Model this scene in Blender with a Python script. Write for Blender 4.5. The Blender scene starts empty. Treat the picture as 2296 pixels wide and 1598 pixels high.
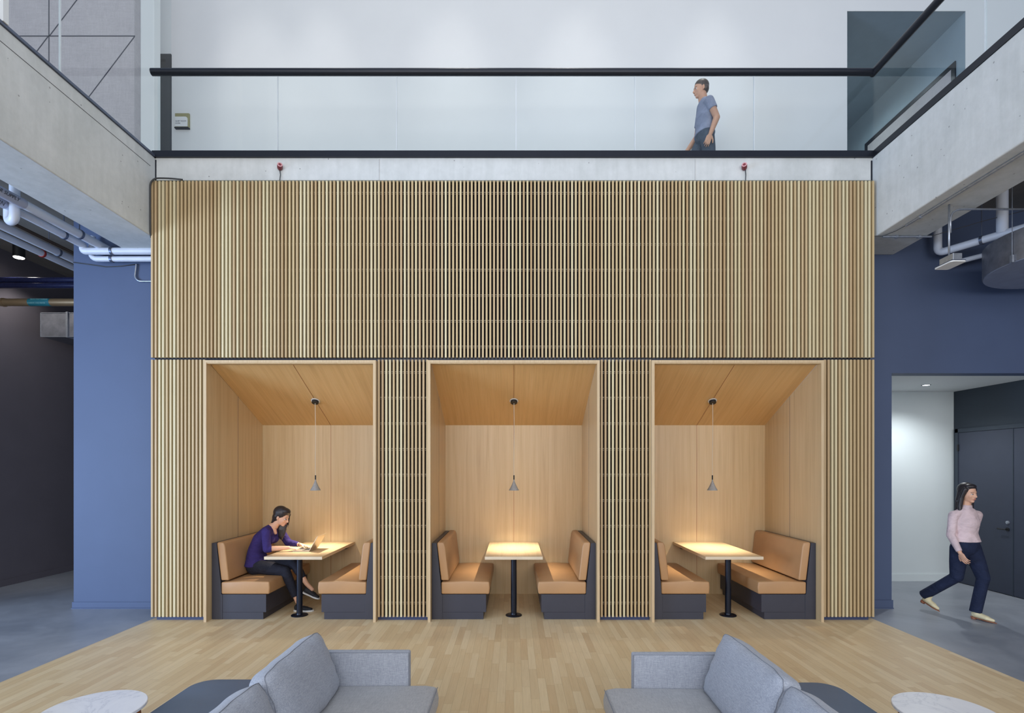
import bpy, math, random
from mathutils import Vector, Matrix
random.seed(7)
SC = bpy.context.scene
COL = SC.collection
PI = math.pi
R = math.radians
V = Vector
CY = -6.33; CZ = 1.82; FPX = 1190.0

# ---------------------------------------------------------------- mesh builder
class MB:
    def __init__(s): s.v = []; s.f = []
    def add(s, vs, fs):
        n = len(s.v); s.v += [V(p) for p in vs]; s.f += [tuple(i + n for i in f) for f in fs]; return s
    def box(s, x0, x1, y0, y1, z0, z1):
        x0, x1 = sorted((x0, x1)); y0, y1 = sorted((y0, y1)); z0, z1 = sorted((z0, z1))
        return s.add([(x0,y0,z0),(x1,y0,z0),(x1,y1,z0),(x0,y1,z0),(x0,y0,z1),(x1,y0,z1),(x1,y1,z1),(x0,y1,z1)],
                     [(3,2,1,0),(4,5,6,7),(0,1,5,4),(1,2,6,5),(2,3,7,6),(3,0,4,7)])
    def prism(s, poly, axis, a, b):
        # poly: list of 2D points; axis 'y': (x,z); 'x': (y,z); 'z': (x,y)
        ar = sum(poly[i][0]*poly[(i+1)%len(poly)][1]-poly[(i+1)%len(poly)][0]*poly[i][1] for i in range(len(poly)))
        if ar < 0: poly = poly[::-1]
        def P(p, t):
            return {'y': (p[0], t, p[1]), 'x': (t, p[0], p[1]), 'z': (p[0], p[1], t)}[axis]
        if axis == 'y': a, b = max(a, b), min(a, b)
        else: a, b = min(a, b), max(a, b)
        n = len(poly)
        vs = [P(p, a) for p in poly] + [P(p, b) for p in poly]
        fs = [tuple(range(n))[::-1], tuple(range(n, 2*n))]
        for i in range(n):
            j = (i+1) % n; fs.append((i, j, j+n, i+n))
        return s.add(vs, fs)
    def tube(s, pts, r, n=12, caps=True):
        pts = [V(p) for p in pts]
        rr = r if isinstance(r, (list, tuple)) else [r]*len(pts)
        T = []
        for i in range(len(pts)):
            a = pts[max(i-1, 0)]; b = pts[min(i+1, len(pts)-1)]
            T.append((b-a).normalized())
        up = V((0,0,1)) if abs(T[0].z) < .9 else V((1,0,0))
        nrm = (up - T[0]*up.dot(T[0])).normalized()
        vs = []; fs = []
        for i, p in enumerate(pts):
            nrm = (nrm - T[i]*nrm.dot(T[i])).normalized()
            bi = T[i].cross(nrm)
            for k in range(n):
                a = 2*PI*k/n
                vs.append(p + (nrm*math.cos(a) + bi*math.sin(a))*rr[i])
        for i in range(len(pts)-1):
            for k in range(n):
                k2 = (k+1) % n
                fs.append((i*n+k, i*n+k2, (i+1)*n+k2, (i+1)*n+k))
        if caps:
            fs.append(tuple(range(n))[::-1]); fs.append(tuple(range((len(pts)-1)*n, len(pts)*n)))
        return s.add(vs, fs)
    def lathe(s, prof, c=(0,0,0), n=24, axis=(0,0,1), closed=False):
        # prof: list of (r, h)
        ax = V(axis).normalized(); up = V((0,0,1)) if abs(ax.z) < .9 else V((1,0,0))
        a1 = (up - ax*up.dot(ax)).normalized(); a2 = ax.cross(a1); c = V(c)
        vs = []; fs = []
        for r_, h in prof:
            for k in range(n):
                t = 2*PI*k/n
                vs.append(c + ax*h + (a1*math.cos(t)+a2*math.sin(t))*max(r_, 1e-5))
        m = len(prof)
        for i in range(m-1 if not closed else m):
            i2 = (i+1) % m
            for k in range(n):
                k2 = (k+1) % n
                fs.append((i*n+k, i*n+k2, i2*n+k2, i2*n+k))
        if not closed:
            fs.append(tuple(range(n))[::-1]); fs.append(tuple(range((m-1)*n, m*n)))
        return s.add(vs, fs)
    def ecap(s, p0, p1, a0, b0, a1, b1, side=(0,1,0), n=20, m=5, f0=0, f1=0):
        # tapered capsule with elliptical section: a along side, b across
        p0 = V(p0); p1 = V(p1); ax = p1-p0; L = ax.length; ax = ax.normalized() if L > 1e-6 else V((0,0,1))
        sd = V(side); sd = (sd - ax*sd.dot(ax))
        if sd.length < 1e-4: sd = ax.orthogonal()
        sd.normalize(); nn = ax.cross(sd)
        rings = []
        if f0: rings.append((p0, a0, b0))
        for i in range(0 if not f0 else m+1, m+1):
            t = (PI/2)*(1 - i/m); rings.append((p0 - ax*math.sin(t)*min(a0, b0), a0*max(math.cos(t), .02), b0*max(math.cos(t), .02)))
        if f1: rings.append((p1, a1, b1))
        for i in range(0 if not f1 else m+1, m+1):
            t = (PI/2)*(i/m); rings.append((p1 + ax*math.sin(t)*min(a1, b1), a1*max(math.cos(t), .02), b1*max(math.cos(t), .02)))
        vs = []; fs = []
        for c, a, b in rings:
            for k in range(n):
                t = 2*PI*k/n; vs.append(c + sd*math.cos(t)*a + nn*math.sin(t)*b)
        q = len(rings)
        for i in range(q-1):
            for k in range(n):
                k2 = (k+1) % n; fs.append((i*n+k, i*n+k2, (i+1)*n+k2, (i+1)*n+k))
        fs.append(tuple(range(n))[::-1]); fs.append(tuple(range((q-1)*n, q*n)))
        return s.add(vs, fs)
    def cap(s, p0, p1, r0, r1=None, n=16, f1=0):
        r1 = r0 if r1 is None else r1
        return s.ecap(p0, p1, r0, r0, r1, r1, (0.13, .97, .2), n, f1=f1)
    def chain(s, pts, rs, n=16, f1=0):
        for i in range(len(pts)-1): s.cap(pts[i], pts[i+1], rs[i], rs[i+1], n, f1=(f1 if i == len(pts)-2 else 0))
        return s
    def ell(s, c, radii, basis=None, n=20, m=12):
        c = V(c); B = basis or (V((1,0,0)), V((0,1,0)), V((0,0,1)))
        vs = []; fs = []
        for i in range(m+1):
            t = PI*i/m; st = max(math.sin(t), .01)
            for k in range(n):
                a = 2*PI*k/n
                vs.append(c + B[0]*radii[0]*st*math.cos(a) + B[1]*radii[1]*st*math.sin(a) + B[2]*radii[2]*math.cos(t))
        for i in range(m):
            for k in range(n):
                k2 = (k+1) % n; fs.append((i*n+k, (i+1)*n+k, (i+1)*n+k2, i*n+k2))
        fs.append(tuple(range(n))); fs.append(tuple(range(m*n, (m+1)*n))[::-1])
        return s.add(vs, fs)

def arc(c, r, a0, a1, u, w, n=8):
    c = V(c); u = V(u); w = V(w)
    return [c + u*r*math.cos(R(a0+(a1-a0)*i/n)) + w*r*math.sin(R(a0+(a1-a0)*i/n)) for i in range(n+1)]
def bent(pts, rad, n=6):
    pts = [V(p) for p in pts]; out = [pts[0]]
    for i in range(1, len(pts)-1):
        a = (pts[i-1]-pts[i]); b = (pts[i+1]-pts[i])
        r_ = min(rad, a.length*.49, b.length*.49); A = pts[i]+a.normalized()*r_; B = pts[i]+b.normalized()*r_
        for k in range(n+1):
            t = k/n; out.append(A*(1-t)**2 + pts[i]*2*t*(1-t) + B*t*t)
    out.append(pts[-1]); return out

WL = {}
def link(o, parent, w):
    COL.objects.link(o); WL[o.name] = V(w)
    if parent is not None:
        o.parent = parent; o.location = V(w) - WL[parent.name]
    else: o.location = w
def obj(name, mb, mat, parent=None, smooth=False, bevel=0, seg=2, remesh=0, sm=0, origin=None, auto=None):
    vs = mb.v
    if origin is None:
        if parent is not None: origin = WL[parent.name]
        else:
            xs = [p.x for p in vs]; ys = [p.y for p in vs]; zs = [p.z for p in vs]
            origin = V(((min(xs)+max(xs))/2, (min(ys)+max(ys))/2, min(zs)))
    origin = V(origin)
    me = bpy.data.meshes.new(name); me.from_pydata([p-origin for p in vs], [], mb.f); me.update()
    me.materials.append(mat)
    if smooth: me.polygons.foreach_set('use_smooth', [True]*len(me.polygons))
    o = bpy.data.objects.new(name, me); link(o, parent, origin)
    if remesh:
        m = o.modifiers.new('remesh', 'REMESH'); m.mode = 'VOXEL'; m.voxel_size = remesh; m.use_smooth_shade = True
    if sm:
        m = o.modifiers.new('smooth', 'SMOOTH'); m.factor = .5; m.iterations = sm
    if bevel:
        m = o.modifiers.new('bevel', 'BEVEL'); m.width = bevel; m.segments = seg; m.limit_method = 'ANGLE'; m.angle_limit = R(35)
        m.harden_normals = False
    if auto:
        m = o.modifiers.new('es', 'EDGE_SPLIT'); m.split_angle = R(auto)
    return o
def tag(o, label, cat, group=None):
    o['label'] = label; o['category'] = cat
    if group: o['group'] = group
    return o
def thing(name, label, cat, loc, group=None):
    o = bpy.data.objects.new(name, None); link(o, None, loc); o.empty_display_size = .1
    return tag(o, label, cat, group)
def struct(name, mb, mat, label=None, parent=None, **k):
    o = obj(name, mb, mat, parent, **k)
    if parent is None:
        o['kind'] = 'structure'
        if label: o['label'] = label
    return o
def copy_tree(o, parent=None):
    c = o.copy(); COL.objects.link(c)
    if parent is not None: c.parent = parent
    for ch in list(o.children): copy_tree(ch, c)
    return c

# ---------------------------------------------------------------- materials
def lin(c):
    return tuple(((x/255)/12.92 if x/255 <= .04045 else ((x/255+.055)/1.055)**2.4) for x in c) + (1,)
class NT:
    def __init__(s, name):
        s.m = bpy.data.materials.new(name); s.m.use_nodes = True; s.t = s.m.node_tree; s.n = s.t.nodes
        s.p = s.n['Principled BSDF']
    def new(s, ty, **k):
        n = s.n.new(ty)
        for a, b in k.items(): setattr(n, a, b)
        return n
    def l(s, a, b): s.t.links.new(a, b)
    def coord(s, scale=(1,1,1), kind='Object', rot=(0,0,0)):
        tc = s.new('ShaderNodeTexCoord'); mp = s.new('ShaderNodeMapping'); mp.inputs['Scale'].default_value = scale
        mp.inputs['Rotation'].default_value = rot
        s.l(tc.outputs[kind], mp.inputs[0]); return mp.outputs[0]
    def wcoord(s, scale=(1,1,1)):
        g = s.new('ShaderNodeNewGeometry'); mp = s.new('ShaderNodeMapping'); mp.inputs['Scale'].default_value = scale
        s.l(g.outputs['Position'], mp.inputs[0]); return mp.outputs[0]
    def noise(s, vec, scale, detail=4, rough=.55, dist=0):
        n = s.new('ShaderNodeTexNoise'); n.inputs['Scale'].default_value = scale; n.inputs['Detail'].default_value = detail
        n.inputs['Roughness'].default_value = rough; n.inputs['Distortion'].default_value = dist
        s.l(vec, n.inputs['Vector']); return n.outputs['Fac']
    def ramp(s, fac, stops):
        r = s.new('ShaderNodeValToRGB'); e = r.color_ramp.elements
        while len(e) < len(stops): e.new(.5)
        for i, (p, c) in enumerate(stops): e[i].position = p; e[i].color = c
        s.l(fac, r.inputs[0]); return r.outputs[0]
    def mix(s, a, b, fac, mode='MIX'):
        m = s.new('ShaderNodeMix', data_type='RGBA', blend_type=mode)
        for sock, v in ((m.inputs[0], fac), (m.inputs[6], a), (m.inputs[7], b)):
            if hasattr(v, 'is_linked'): s.l(v, sock)
            else: sock.default_value = v
        return m.outputs[2]
    def math(s, op, a, b=None):
        m = s.new('ShaderNodeMath', operation=op)
        for i, v in enumerate((a, b)):
            if v is None: continue
            if hasattr(v, 'is_linked'): s.l(v, m.inputs[i])
            else: m.inputs[i].default_value = v
        return m.outputs[0]
    def bump(s, h, strength=.2, dist=.002):
        b = s.new('ShaderNodeBump'); b.inputs['Strength'].default_value = strength; b.inputs['Distance'].default_value = dist
        s.l(h, b.inputs['Height']); s.l(b.outputs[0], s.p.inputs['Normal'])
    def set(s, **k):
        for a, b in k.items():
            i = s.p.inputs[a.replace('_', ' ')]
            if hasattr(b, 'is_linked'): s.l(b, i)
            else: i.default_value = b
        return s.m

def plain(name, c, rough=.6, metal=0, var=.06, scale=6, bump=0, bscale=80, spec=.5):
    t = NT(name); col = lin(c); v = t.coord()
    n = t.noise(v, scale, 4)
    d = tuple(x*(1-var) for x in col[:3])+(1,); e = tuple(min(1, x*(1+var)) for x in col[:3])+(1,)
    t.set(Base_Color=t.ramp(n, [(.3, d), (.7, e)]), Roughness=rough, Metallic=metal)
    t.p.inputs['Specular IOR Level'].default_value = spec
    if bump: t.bump(t.noise(v, bscale, 3), bump, .003)
    return t.m
def glow(name, c, strength):
    t = NT(name); v = t.coord(); n = t.noise(v, 3)
    t.set(Base_Color=lin(c), Emission_Color=lin(c), Emission_Strength=strength); return t.m
def veneer(name, a, b, c, scale=(9, 9, .35), rough=.38):
    t = NT(name); v = t.wcoord(scale)
    n1 = t.noise(v, 3.0, 6, .65, .4); v2 = t.wcoord(tuple(q*9 if q > 1 else q*3 for q in scale))
    n2 = t.noise(v2, 3.0, 3, .6)
    col = t.ramp(n1, [(.25, lin(a)), (.5, lin(b)), (.78, lin(c))])
    col = t.mix(col, t.ramp(n2, [(.3, (.78,.77,.76,1)), (.7, (1,1,1,1))]), .5, 'MULTIPLY')
    t.set(Base_Color=col, Roughness=rough); t.bump(n2, .08, .001); return t.m
def slatwood(name):
    t = NT(name); g = t.new('ShaderNodeNewGeometry'); rnd = g.outputs['Random Per Island']
    col = t.ramp(rnd, [(0, lin((180,150,108))), (.3, lin((200,177,134))), (.55, lin((192,165,126))), (.8, lin((210,192,150))), (1, lin((218,205,168)))])
    v = t.wcoord((60, 60, 1.6)); n = t.noise(v, 1.5, 5, .6, .3)
    col = t.mix(col, t.ramp(n, [(.3, (.80,.77,.72,1)), (.65, (1,1,1,1))]), .6, 'MULTIPLY')
    t.set(Base_Color=col, Roughness=.55); return t.m
def plankfloor(name):
    t = NT(name); g = t.new('ShaderNodeNewGeometry'); sp = t.new('ShaderNodeSeparateXYZ'); t.l(g.outputs['Position'], sp.inputs[0])
    w = .068; L = .62
    xs = t.math('DIVIDE', sp.outputs[0], w); row = t.math('FLOOR', xs)
    wn = t.new('ShaderNodeTexWhiteNoise', noise_dimensions='1D'); t.l(row, wn.inputs['W'])
    ys = t.math('ADD', t.math('DIVIDE', sp.outputs[1], L), t.math('MULTIPLY', wn.outputs['Value'], 7.3)); idx = t.math('FLOOR', ys)
    cb = t.new('ShaderNodeCombineXYZ'); t.l(row, cb.inputs[0]); t.l(idx, cb.inputs[1])
    w2 = t.new('ShaderNodeTexWhiteNoise', noise_dimensions='3D'); t.l(cb.outputs[0], w2.inputs['Vector'])
    col = t.ramp(w2.outputs['Value'], [(0, lin((211,184,143))), (.25, lin((217,192,150))), (.55, lin((222,199,158))), (.8, lin((228,207,168))), (1, lin((214,189,148)))])
    off = t.new('ShaderNodeVectorMath', operation='ADD'); t.l(t.wcoord((42, 2.6, 1)), off.inputs[0])
    sc = t.new('ShaderNodeVectorMath', operation='SCALE'); t.l(w2.outputs['Color'], sc.inputs[0]); sc.inputs['Scale'].default_value = 30; t.l(sc.outputs[0], off.inputs[1])
    n = t.noise(off.outputs[0], 1.2, 6, .65, .6)
    col = t.mix(col, t.ramp(n, [(.28, (.84,.79,.72,1)), (.6, (1,1,1,1))]), .55, 'MULTIPLY')
    fx = t.math('FRACT', xs); fy = t.math('FRACT', ys)
    j = t.math('MAXIMUM', t.math('LESS_THAN', fx, .022), t.math('LESS_THAN', fy, .0025))
    col = t.mix(col, lin((120, 92, 62)), t.math('MULTIPLY', j, .55))
    t.set(Base_Color=col, Roughness=t.math('ADD', t.math('MULTIPLY', n, .15), .36)); return t.m
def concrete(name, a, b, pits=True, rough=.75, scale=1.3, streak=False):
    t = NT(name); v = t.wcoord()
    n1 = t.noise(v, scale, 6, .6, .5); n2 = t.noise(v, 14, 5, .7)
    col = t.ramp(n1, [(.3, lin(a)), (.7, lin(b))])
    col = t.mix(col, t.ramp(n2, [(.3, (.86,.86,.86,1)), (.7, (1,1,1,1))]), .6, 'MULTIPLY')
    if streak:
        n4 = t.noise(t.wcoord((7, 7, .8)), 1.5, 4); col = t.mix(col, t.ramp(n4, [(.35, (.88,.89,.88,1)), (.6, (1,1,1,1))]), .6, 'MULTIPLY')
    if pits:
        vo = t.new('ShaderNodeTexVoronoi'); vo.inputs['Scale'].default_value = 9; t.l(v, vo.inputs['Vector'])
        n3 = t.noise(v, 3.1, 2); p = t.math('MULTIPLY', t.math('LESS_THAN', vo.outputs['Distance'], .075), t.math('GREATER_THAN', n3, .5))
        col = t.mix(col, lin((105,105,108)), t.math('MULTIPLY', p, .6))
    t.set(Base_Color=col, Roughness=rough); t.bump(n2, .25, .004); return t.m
def polished(name, a, b):
    t = NT(name); v = t.wcoord(); n1 = t.noise(v, .8, 7, .6, .8); n2 = t.noise(v, 5, 6, .7, .4)
    col = t.ramp(n1, [(.3, lin(a)), (.7, lin(b))]); col = t.mix(col, t.ramp(n2, [(.3, (.82,.83,.85,1)), (.7, (1,1,1,1))]), .7, 'MULTIPLY')
    t.set(Base_Color=col, Roughness=t.math('ADD', t.math('MULTIPLY', n2, .25), .25)); return t.m
def fabric(name, a, b, scale=420):
    t = NT(name); v = t.coord((1, 1, 1))
    n1 = t.noise(t.coord((1, .09, 1)), scale, 2, .5); n2 = t.noise(t.coord((.09, 1, 1)), scale, 2, .5); n4 = t.noise(t.coord((1, 1, .09)), scale, 2, .5); n3 = t.noise(v, 5, 3)
    m = t.math('MULTIPLY', t.math('ADD', t.math('ADD', n1, n2), n4), .3333)
    col = t.ramp(m, [(.38, lin(a)), (.62, lin(b))]); col = t.mix(col, t.ramp(n3, [(.3, (.93,.93,.94,1)), (.7, (1,1,1,1))]), 1, 'MULTIPLY')
    t.set(Base_Color=col, Roughness=.95); t.p.inputs['Specular IOR Level'].default_value = .2
    t.p.inputs['Sheen Weight'].default_value = .15
    t.bump(t.math('ADD', m, t.math('MULTIPLY', t.noise(v, 7, 3), 2)), .15, .004); return t.m
def leather(name, c, rough=.42):
    t = NT(name); v = t.coord(); n = t.noise(v, 2.5, 4); col = lin(c)
    t.set(Base_Color=t.ramp(n, [(.3, tuple(x*.92 for x in col[:3])+(1,)), (.7, tuple(x*1.06 for x in col[:3])+(1,))]), Roughness=rough)
    t.bump(t.math('ADD', t.noise(v, 260, 2), t.math('MULTIPLY', t.noise(v, 4, 2), 6)), .12, .003); return t.m
def marble(name):
    t = NT(name); v = t.coord(); w = t.noise(v, 2.2, 8, .62, 1.6)
    col = t.ramp(w, [(.40, lin((236,236,238))), (.485, lin((231,231,234))), (.50, lin((214,215,220))), (.515, lin((232,232,235))), (.7, lin((240,240,241)))])
    t.set(Base_Color=col, Roughness=.2); return t.m
def glass(name, tint=(.965,.985,.985)):
    t = NT(name); t.n.remove(t.p); out = t.n['Material Output']
    tr = t.new('ShaderNodeBsdfTransparent'); tr.inputs[0].default_value = tint+(1,)
    gl = t.new('ShaderNodeBsdfGlossy'); gl.inputs['Roughness'].default_value = .0
    lw = t.new('ShaderNodeLayerWeight'); lw.inputs[0].default_value = .5
    fr = t.math('ADD', t.math('MULTIPLY', t.math('POWER', lw.outputs['Facing'], 5.0), .5), .022)
    mx = t.new('ShaderNodeMixShader'); t.l(fr, mx.inputs[0]); t.l(tr.outputs[0], mx.inputs[1]); t.l(gl.outputs[0], mx.inputs[2])
    t.l(mx.outputs[0], out.inputs[0]); return t.m
def hairmat(name, c):
    t = NT(name); n = t.noise(t.wcoord((70, 70, 5)), 2, 4); col = lin(c)
    t.set(Base_Color=t.ramp(n, [(.3, tuple(x*.5 for x in col[:3])+(1,)), (.7, tuple(x*1.6 for x in col[:3])+(1,))]), Roughness=.42)
    t.bump(n, .4, .004); return t.m
def cloth(name, c, knit=0, rough=.9, folds=.5):
    t = NT(name); v = t.wcoord(); n = t.noise(v, 7, 3, .5, .8); col = lin(c)
    t.set(Base_Color=t.ramp(n, [(.3, tuple(x*.82 for x in col[:3])+(1,)), (.7, tuple(min(1, x*1.12) for x in col[:3])+(1,))]), Roughness=rough)
    t.p.inputs['Specular IOR Level'].default_value = .25
    t.bump(t.math('ADD', n, t.math('MULTIPLY', t.noise(t.wcoord((1, 1, 2.2)), 16, 2, .5, .8), .6)), folds, .035); return t.m

M = {}
M['slat'] = slatwood('slat_oak')
M['veneer'] = veneer('booth_veneer', (187,159,119), (201,175,134), (209,185,146), scale=(7, 7, .2))
M['veneer_y'] = veneer('ceiling_veneer_bounce_tint', (198,158,104), (211,172,116), (217,181,128), scale=(7, .25, .25))  # booth veneer made more orange: warm bounce glow put into the colour
M['oakedge'] = veneer('oak_edge', (186,158,120), (204,178,140), (214,192,156), scale=(30, 30, .8), rough=.5)
M['tabletop'] = veneer('table_oak', (200,172,132), (212,186,148), (218,194,158), scale=(14, .5, .5), rough=.33)
M['plyedge'] = plain('pale_edge', (214,196,168), .5)
M['floorwood'] = plankfloor('oak_planks')
M['conc'] = concrete('cast_concrete', (196,199,198), (214,216,215), streak=True)
M['soffit'] = concrete('soffit_concrete', (170,172,174), (190,191,192))
M['concfloor'] = polished('polished_concrete', (132,138,148), (168,173,181))
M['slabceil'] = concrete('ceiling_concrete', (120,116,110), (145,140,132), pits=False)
M['bluewall'] = plain('blue_paint', (74,88,118), .62, var=.03, scale=2)
M['darkwall'] = plain('charcoal_paint', (90,86,94), .7, var=.05, scale=2)
M['alcovedark'] = plain('dark_teal_paint', (44,54,66), .6, var=.04, scale=2)
M['doorblack'] = plain('door_black', (20,21,30), .5)
M['white'] = plain('white_paint', (222,224,224), .6, var=.015, scale=1.5)
M['palewall'] = plain('pale_paint', (205,214,216), .6, var=.02, scale=1.5)
M['bluegrey'] = plain('grey_blue_paint', (150,168,180), .6, var=.03)
M['doordark'] = plain('door_paint', (50,56,72), .5, var=.04)
M['backing'] = plain('backing_felt', (28,25,28), .95, var=.15, scale=12)
M['rail'] = plain('rail_metal', (158,152,140), .45, .2)
M['plinth'] = plain('plinth_blue', (52,62,96), .5)
M['tan'] = leather('tan_leather', (178,137,96))
M['base'] = plain('bench_laminate', (54,55,66), .45, var=.05)
M['blackmetal'] = plain('black_metal', (30,34,46), .32, .5)
M['railblack'] = plain('anodised_black', (34,37,46), .35, .4)
M['glass'] = glass('clear_glass')
M['glassedge'] = plain('glass_edge', (206,212,216), .4)
M['sofa'] = fabric('grey_weave', (140,146,158), (172,177,187), 260)
M['sofaseat'] = fabric('grey_seat_weave', (150,151,154), (180,180,181), 260)
M['seam'] = plain('seam_thread', (122,126,136), .9)
M['ottoman'] = leather('slate_leather', (92,108,128), .5)
M['green'] = leather('green_upholstery', (62,92,88), .6)
M['marble'] = marble('white_marble')
M['walnut'] = veneer('brown_leg_wood', (120,72,38), (150,94,54), (166,108,66), scale=(30, 30, 1))
M['shade'] = concrete('cast_shade', (146,144,142), (166,164,162), pits=False, rough=.85, scale=30)
M['cord'] = plain('cord_fabric', (206,196,180), .8)
M['black'] = plain('black_plastic', (24,24,26), .5)
M['whiteplastic'] = plain('white_plastic', (226,226,224), .5)
M['bulb'] = glow('bulb_glow', (255,214,160), 14)
M['pipewhite'] = plain('pipe_jacket', (206,212,224), .4, var=.03)
M['pipelabel'] = plain('pipe_wrap', (160,164,182), .5)
M['clamp'] = plain('clamp_steel', (96,104,122), .4, .6)
M['steel'] = plain('galvanised_steel', (168,174,184), .35, .75, var=.15, scale=25)
M['redclamp'] = plain('red_clamp', (150,44,40), .5)
M['bronze'] = plain('copper_pipe', (150,128,98), .4, .5)
M['brownpipe'] = plain('brown_pipe', (92,74,60), .5, .3)
M['navypipe'] = plain('navy_pipe', (36,40,72), .22, .2, var=.2, scale=30)
M['teal'] = plain('teal_label', (34,110,122), .5)
M['tealtext'] = plain('label_print', (150,205,205), .6)
M['duct'] = plain('duct_foil', (128,130,138), .38, .6, var=.2, scale=9)
M['ductbottom'] = plain('duct_panel', (136,144,164), .5, .1, var=.1)
M['alarm'] = plain('alarm_red', (120,38,46), .4)
M['alarmring'] = plain('alarm_ring', (206,150,154), .5)
M['cable'] = plain('dark_cable', (58,60,62), .6)
M['olive'] = plain('olive_trim', (92,92,76), .7)
M['felt'] = fabric('acoustic_felt', (188,183,186), (202,197,200), 90)
M['groove'] = plain('groove_dark', (70,72,84), .8)
M['gold'] = plain('sign_gold', (150,146,106), .5)
M['print'] = plain('dark_print', (52,58,68), .7)
M['skin'] = plain('skin', (214,166,138), .5, var=.04, scale=20)
M['skin_b'] = plain('skin_warm', (196,150,124), .5, var=.04, scale=20)
M['lip'] = plain('lip', (172,100,92), .45)
M['eyew'] = plain('eye_white', (226,222,218), .3)
M['iris'] = plain('iris_dark', (40,28,22), .3)
M['hair'] = hairmat('black_hair', (40,34,36))
M['hair_b'] = hairmat('short_dark_hair', (72,62,56))
M['navyknit'] = cloth('indigo_knit', (56,46,104))
M['darkpants'] = cloth('black_trousers', (38,40,52))
M['pinkknit'] = cloth('blush_knit', (214,192,194))
M['navypants'] = cloth('navy_trousers', (34,42,66))
M['greyshirt'] = cloth('grey_blue_shirt', (140,146,166))
M['greypants'] = cloth('grey_trousers', (78,86,98))
M['cream'] = leather('cream_leather', (222,210,172), .5)
M['heel'] = plain('stacked_heel', (150,96,70), .5)
M['shoe'] = plain('black_canvas', (30,32,38), .7)
M['sole'] = plain('white_rubber', (212,212,210), .6)
M['alu'] = plain('laptop_shell', (196,182,164), .32, .7, var=.02)
M['key'] = plain('key_black', (36,36,40), .5)
M['screen'] = plain('screen_dark', (60,70,90), .2)
M['downglow'] = glow('downlight_glow', (235,245,255), 6)
M['canglow'] = glow('can_glow', (255,246,232), 25)

def text(name, s, size, mat, parent, origin, xdir, ndir, extr=.0006, align='LEFT'):
    cu = bpy.data.curves.new(name, 'FONT'); cu.body = s; cu.size = size; cu.extrude = extr; cu.align_x = align
    cu.materials.append(mat); o = bpy.data.objects.new(name, cu); link(o, parent, V(origin))
    x = V(xdir).normalized(); n = V(ndir).normalized(); y = n.cross(x)
    m = Matrix((x, y, n)).transposed(); o.rotation_euler = m.to_euler()
    bpy.context.view_layer.update(); me = bpy.data.meshes.new_from_object(o); loc = o.location.copy(); rot = o.rotation_euler.copy()
    bpy.data.objects.remove(o); o = bpy.data.objects.new(name, me); link(o, parent, V(origin)); o.rotation_euler = rot
    return o

# ================================================================ SETTING
FX0, FX1 = -4.328, 4.30
struct('floor_concrete', MB().box(-12, 12, -9.5, 7, -.1, 0), M['concfloor'], 'polished grey-blue concrete floor running past both sides')
struct('floor_wood', MB().box(-4.36, 4.34, -9.5, 1.38, 0, .004), M['floorwood'], 'pale oak strip floor in front of the booths')
ZB0, ZB1 = 4.60, 5.573
t_ = MB().box(-4.95, -4.335, -9.5, .58, ZB0, ZB1)
struct('beam_left', t_, M['conc'], 'pale cast concrete beam running overhead along the left', bevel=.012)
struct('beam_right', MB().box(4.335, 4.94, -9.5, .58, ZB0, ZB1), M['conc'], 'pale cast concrete beam running overhead along the right', bevel=.012)
struct('beam_front', MB().box(-4.335, 4.335, .09, .58, ZB0, ZB1), M['conc'], 'concrete slab edge between the slatted screen and the balcony')
struct('trim_1', MB().box(-1.632, -1.626, .086, .09, 5.29, 5.56), M['soffit'], 'thin vertical joint in the concrete slab edge')
struct('trim_2', MB().box(2.188, 2.194, .086, .09, 5.29, 5.56), M['soffit'], 'thin vertical joint in the concrete slab edge right of centre')
struct('trim_3', MB().box(-4.335, -4.3335, -9.4, .0, 5.425, 5.431), M['cable'], 'hairline joint along the face of the left concrete beam')
struct('trim_4', MB().box(4.318, 4.334, .084, .0895, 5.25, 5.54).box(-4.334, -4.322, .084, .0895, 5.25, 5.55), M['blackmetal'], 'dark open joints where the concrete slab edge meets the side beams')
# slabs below the upper floor
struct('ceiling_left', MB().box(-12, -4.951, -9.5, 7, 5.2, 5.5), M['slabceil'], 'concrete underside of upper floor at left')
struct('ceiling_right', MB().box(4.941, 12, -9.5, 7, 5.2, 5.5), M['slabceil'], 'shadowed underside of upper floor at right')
struct('floor_upper', MB().box(-4.95, 4.94, .581, 7, 5.2, 5.5), M['concfloor'], 'gallery floor behind the balcony railing')
# left pier + passage
struct('wall_pier', MB().box(-5.73, -4.30, .58, 1.2, 0, 5.2), M['bluewall'], 'blue painted wall pier left of the slatted screen')
struct('baseboard_pier', MB().box(-5.74, -4.31, .565, .58, 0, .085).box(-5.74, -4.31, .55, .58, 0, .012), M['bluewall'], 'blue baseboard under the blue pier')
struct('wall_left', MB().box(-8.1, -7.88, -.5, 7, 0, 5.2), M['darkwall'], 'charcoal side wall of the left passage')
struct('baseboard_left', MB().box(-7.88, -7.865, -.5, 7, 0, .1), M['darkwall'], 'charcoal baseboard of the left passage')
struct('wall_passage_end', MB().box(-8.1, -4.3, 6.5, 6.7, 0, 5.2), M['darkwall'], 'dark end wall of left passage')
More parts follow.
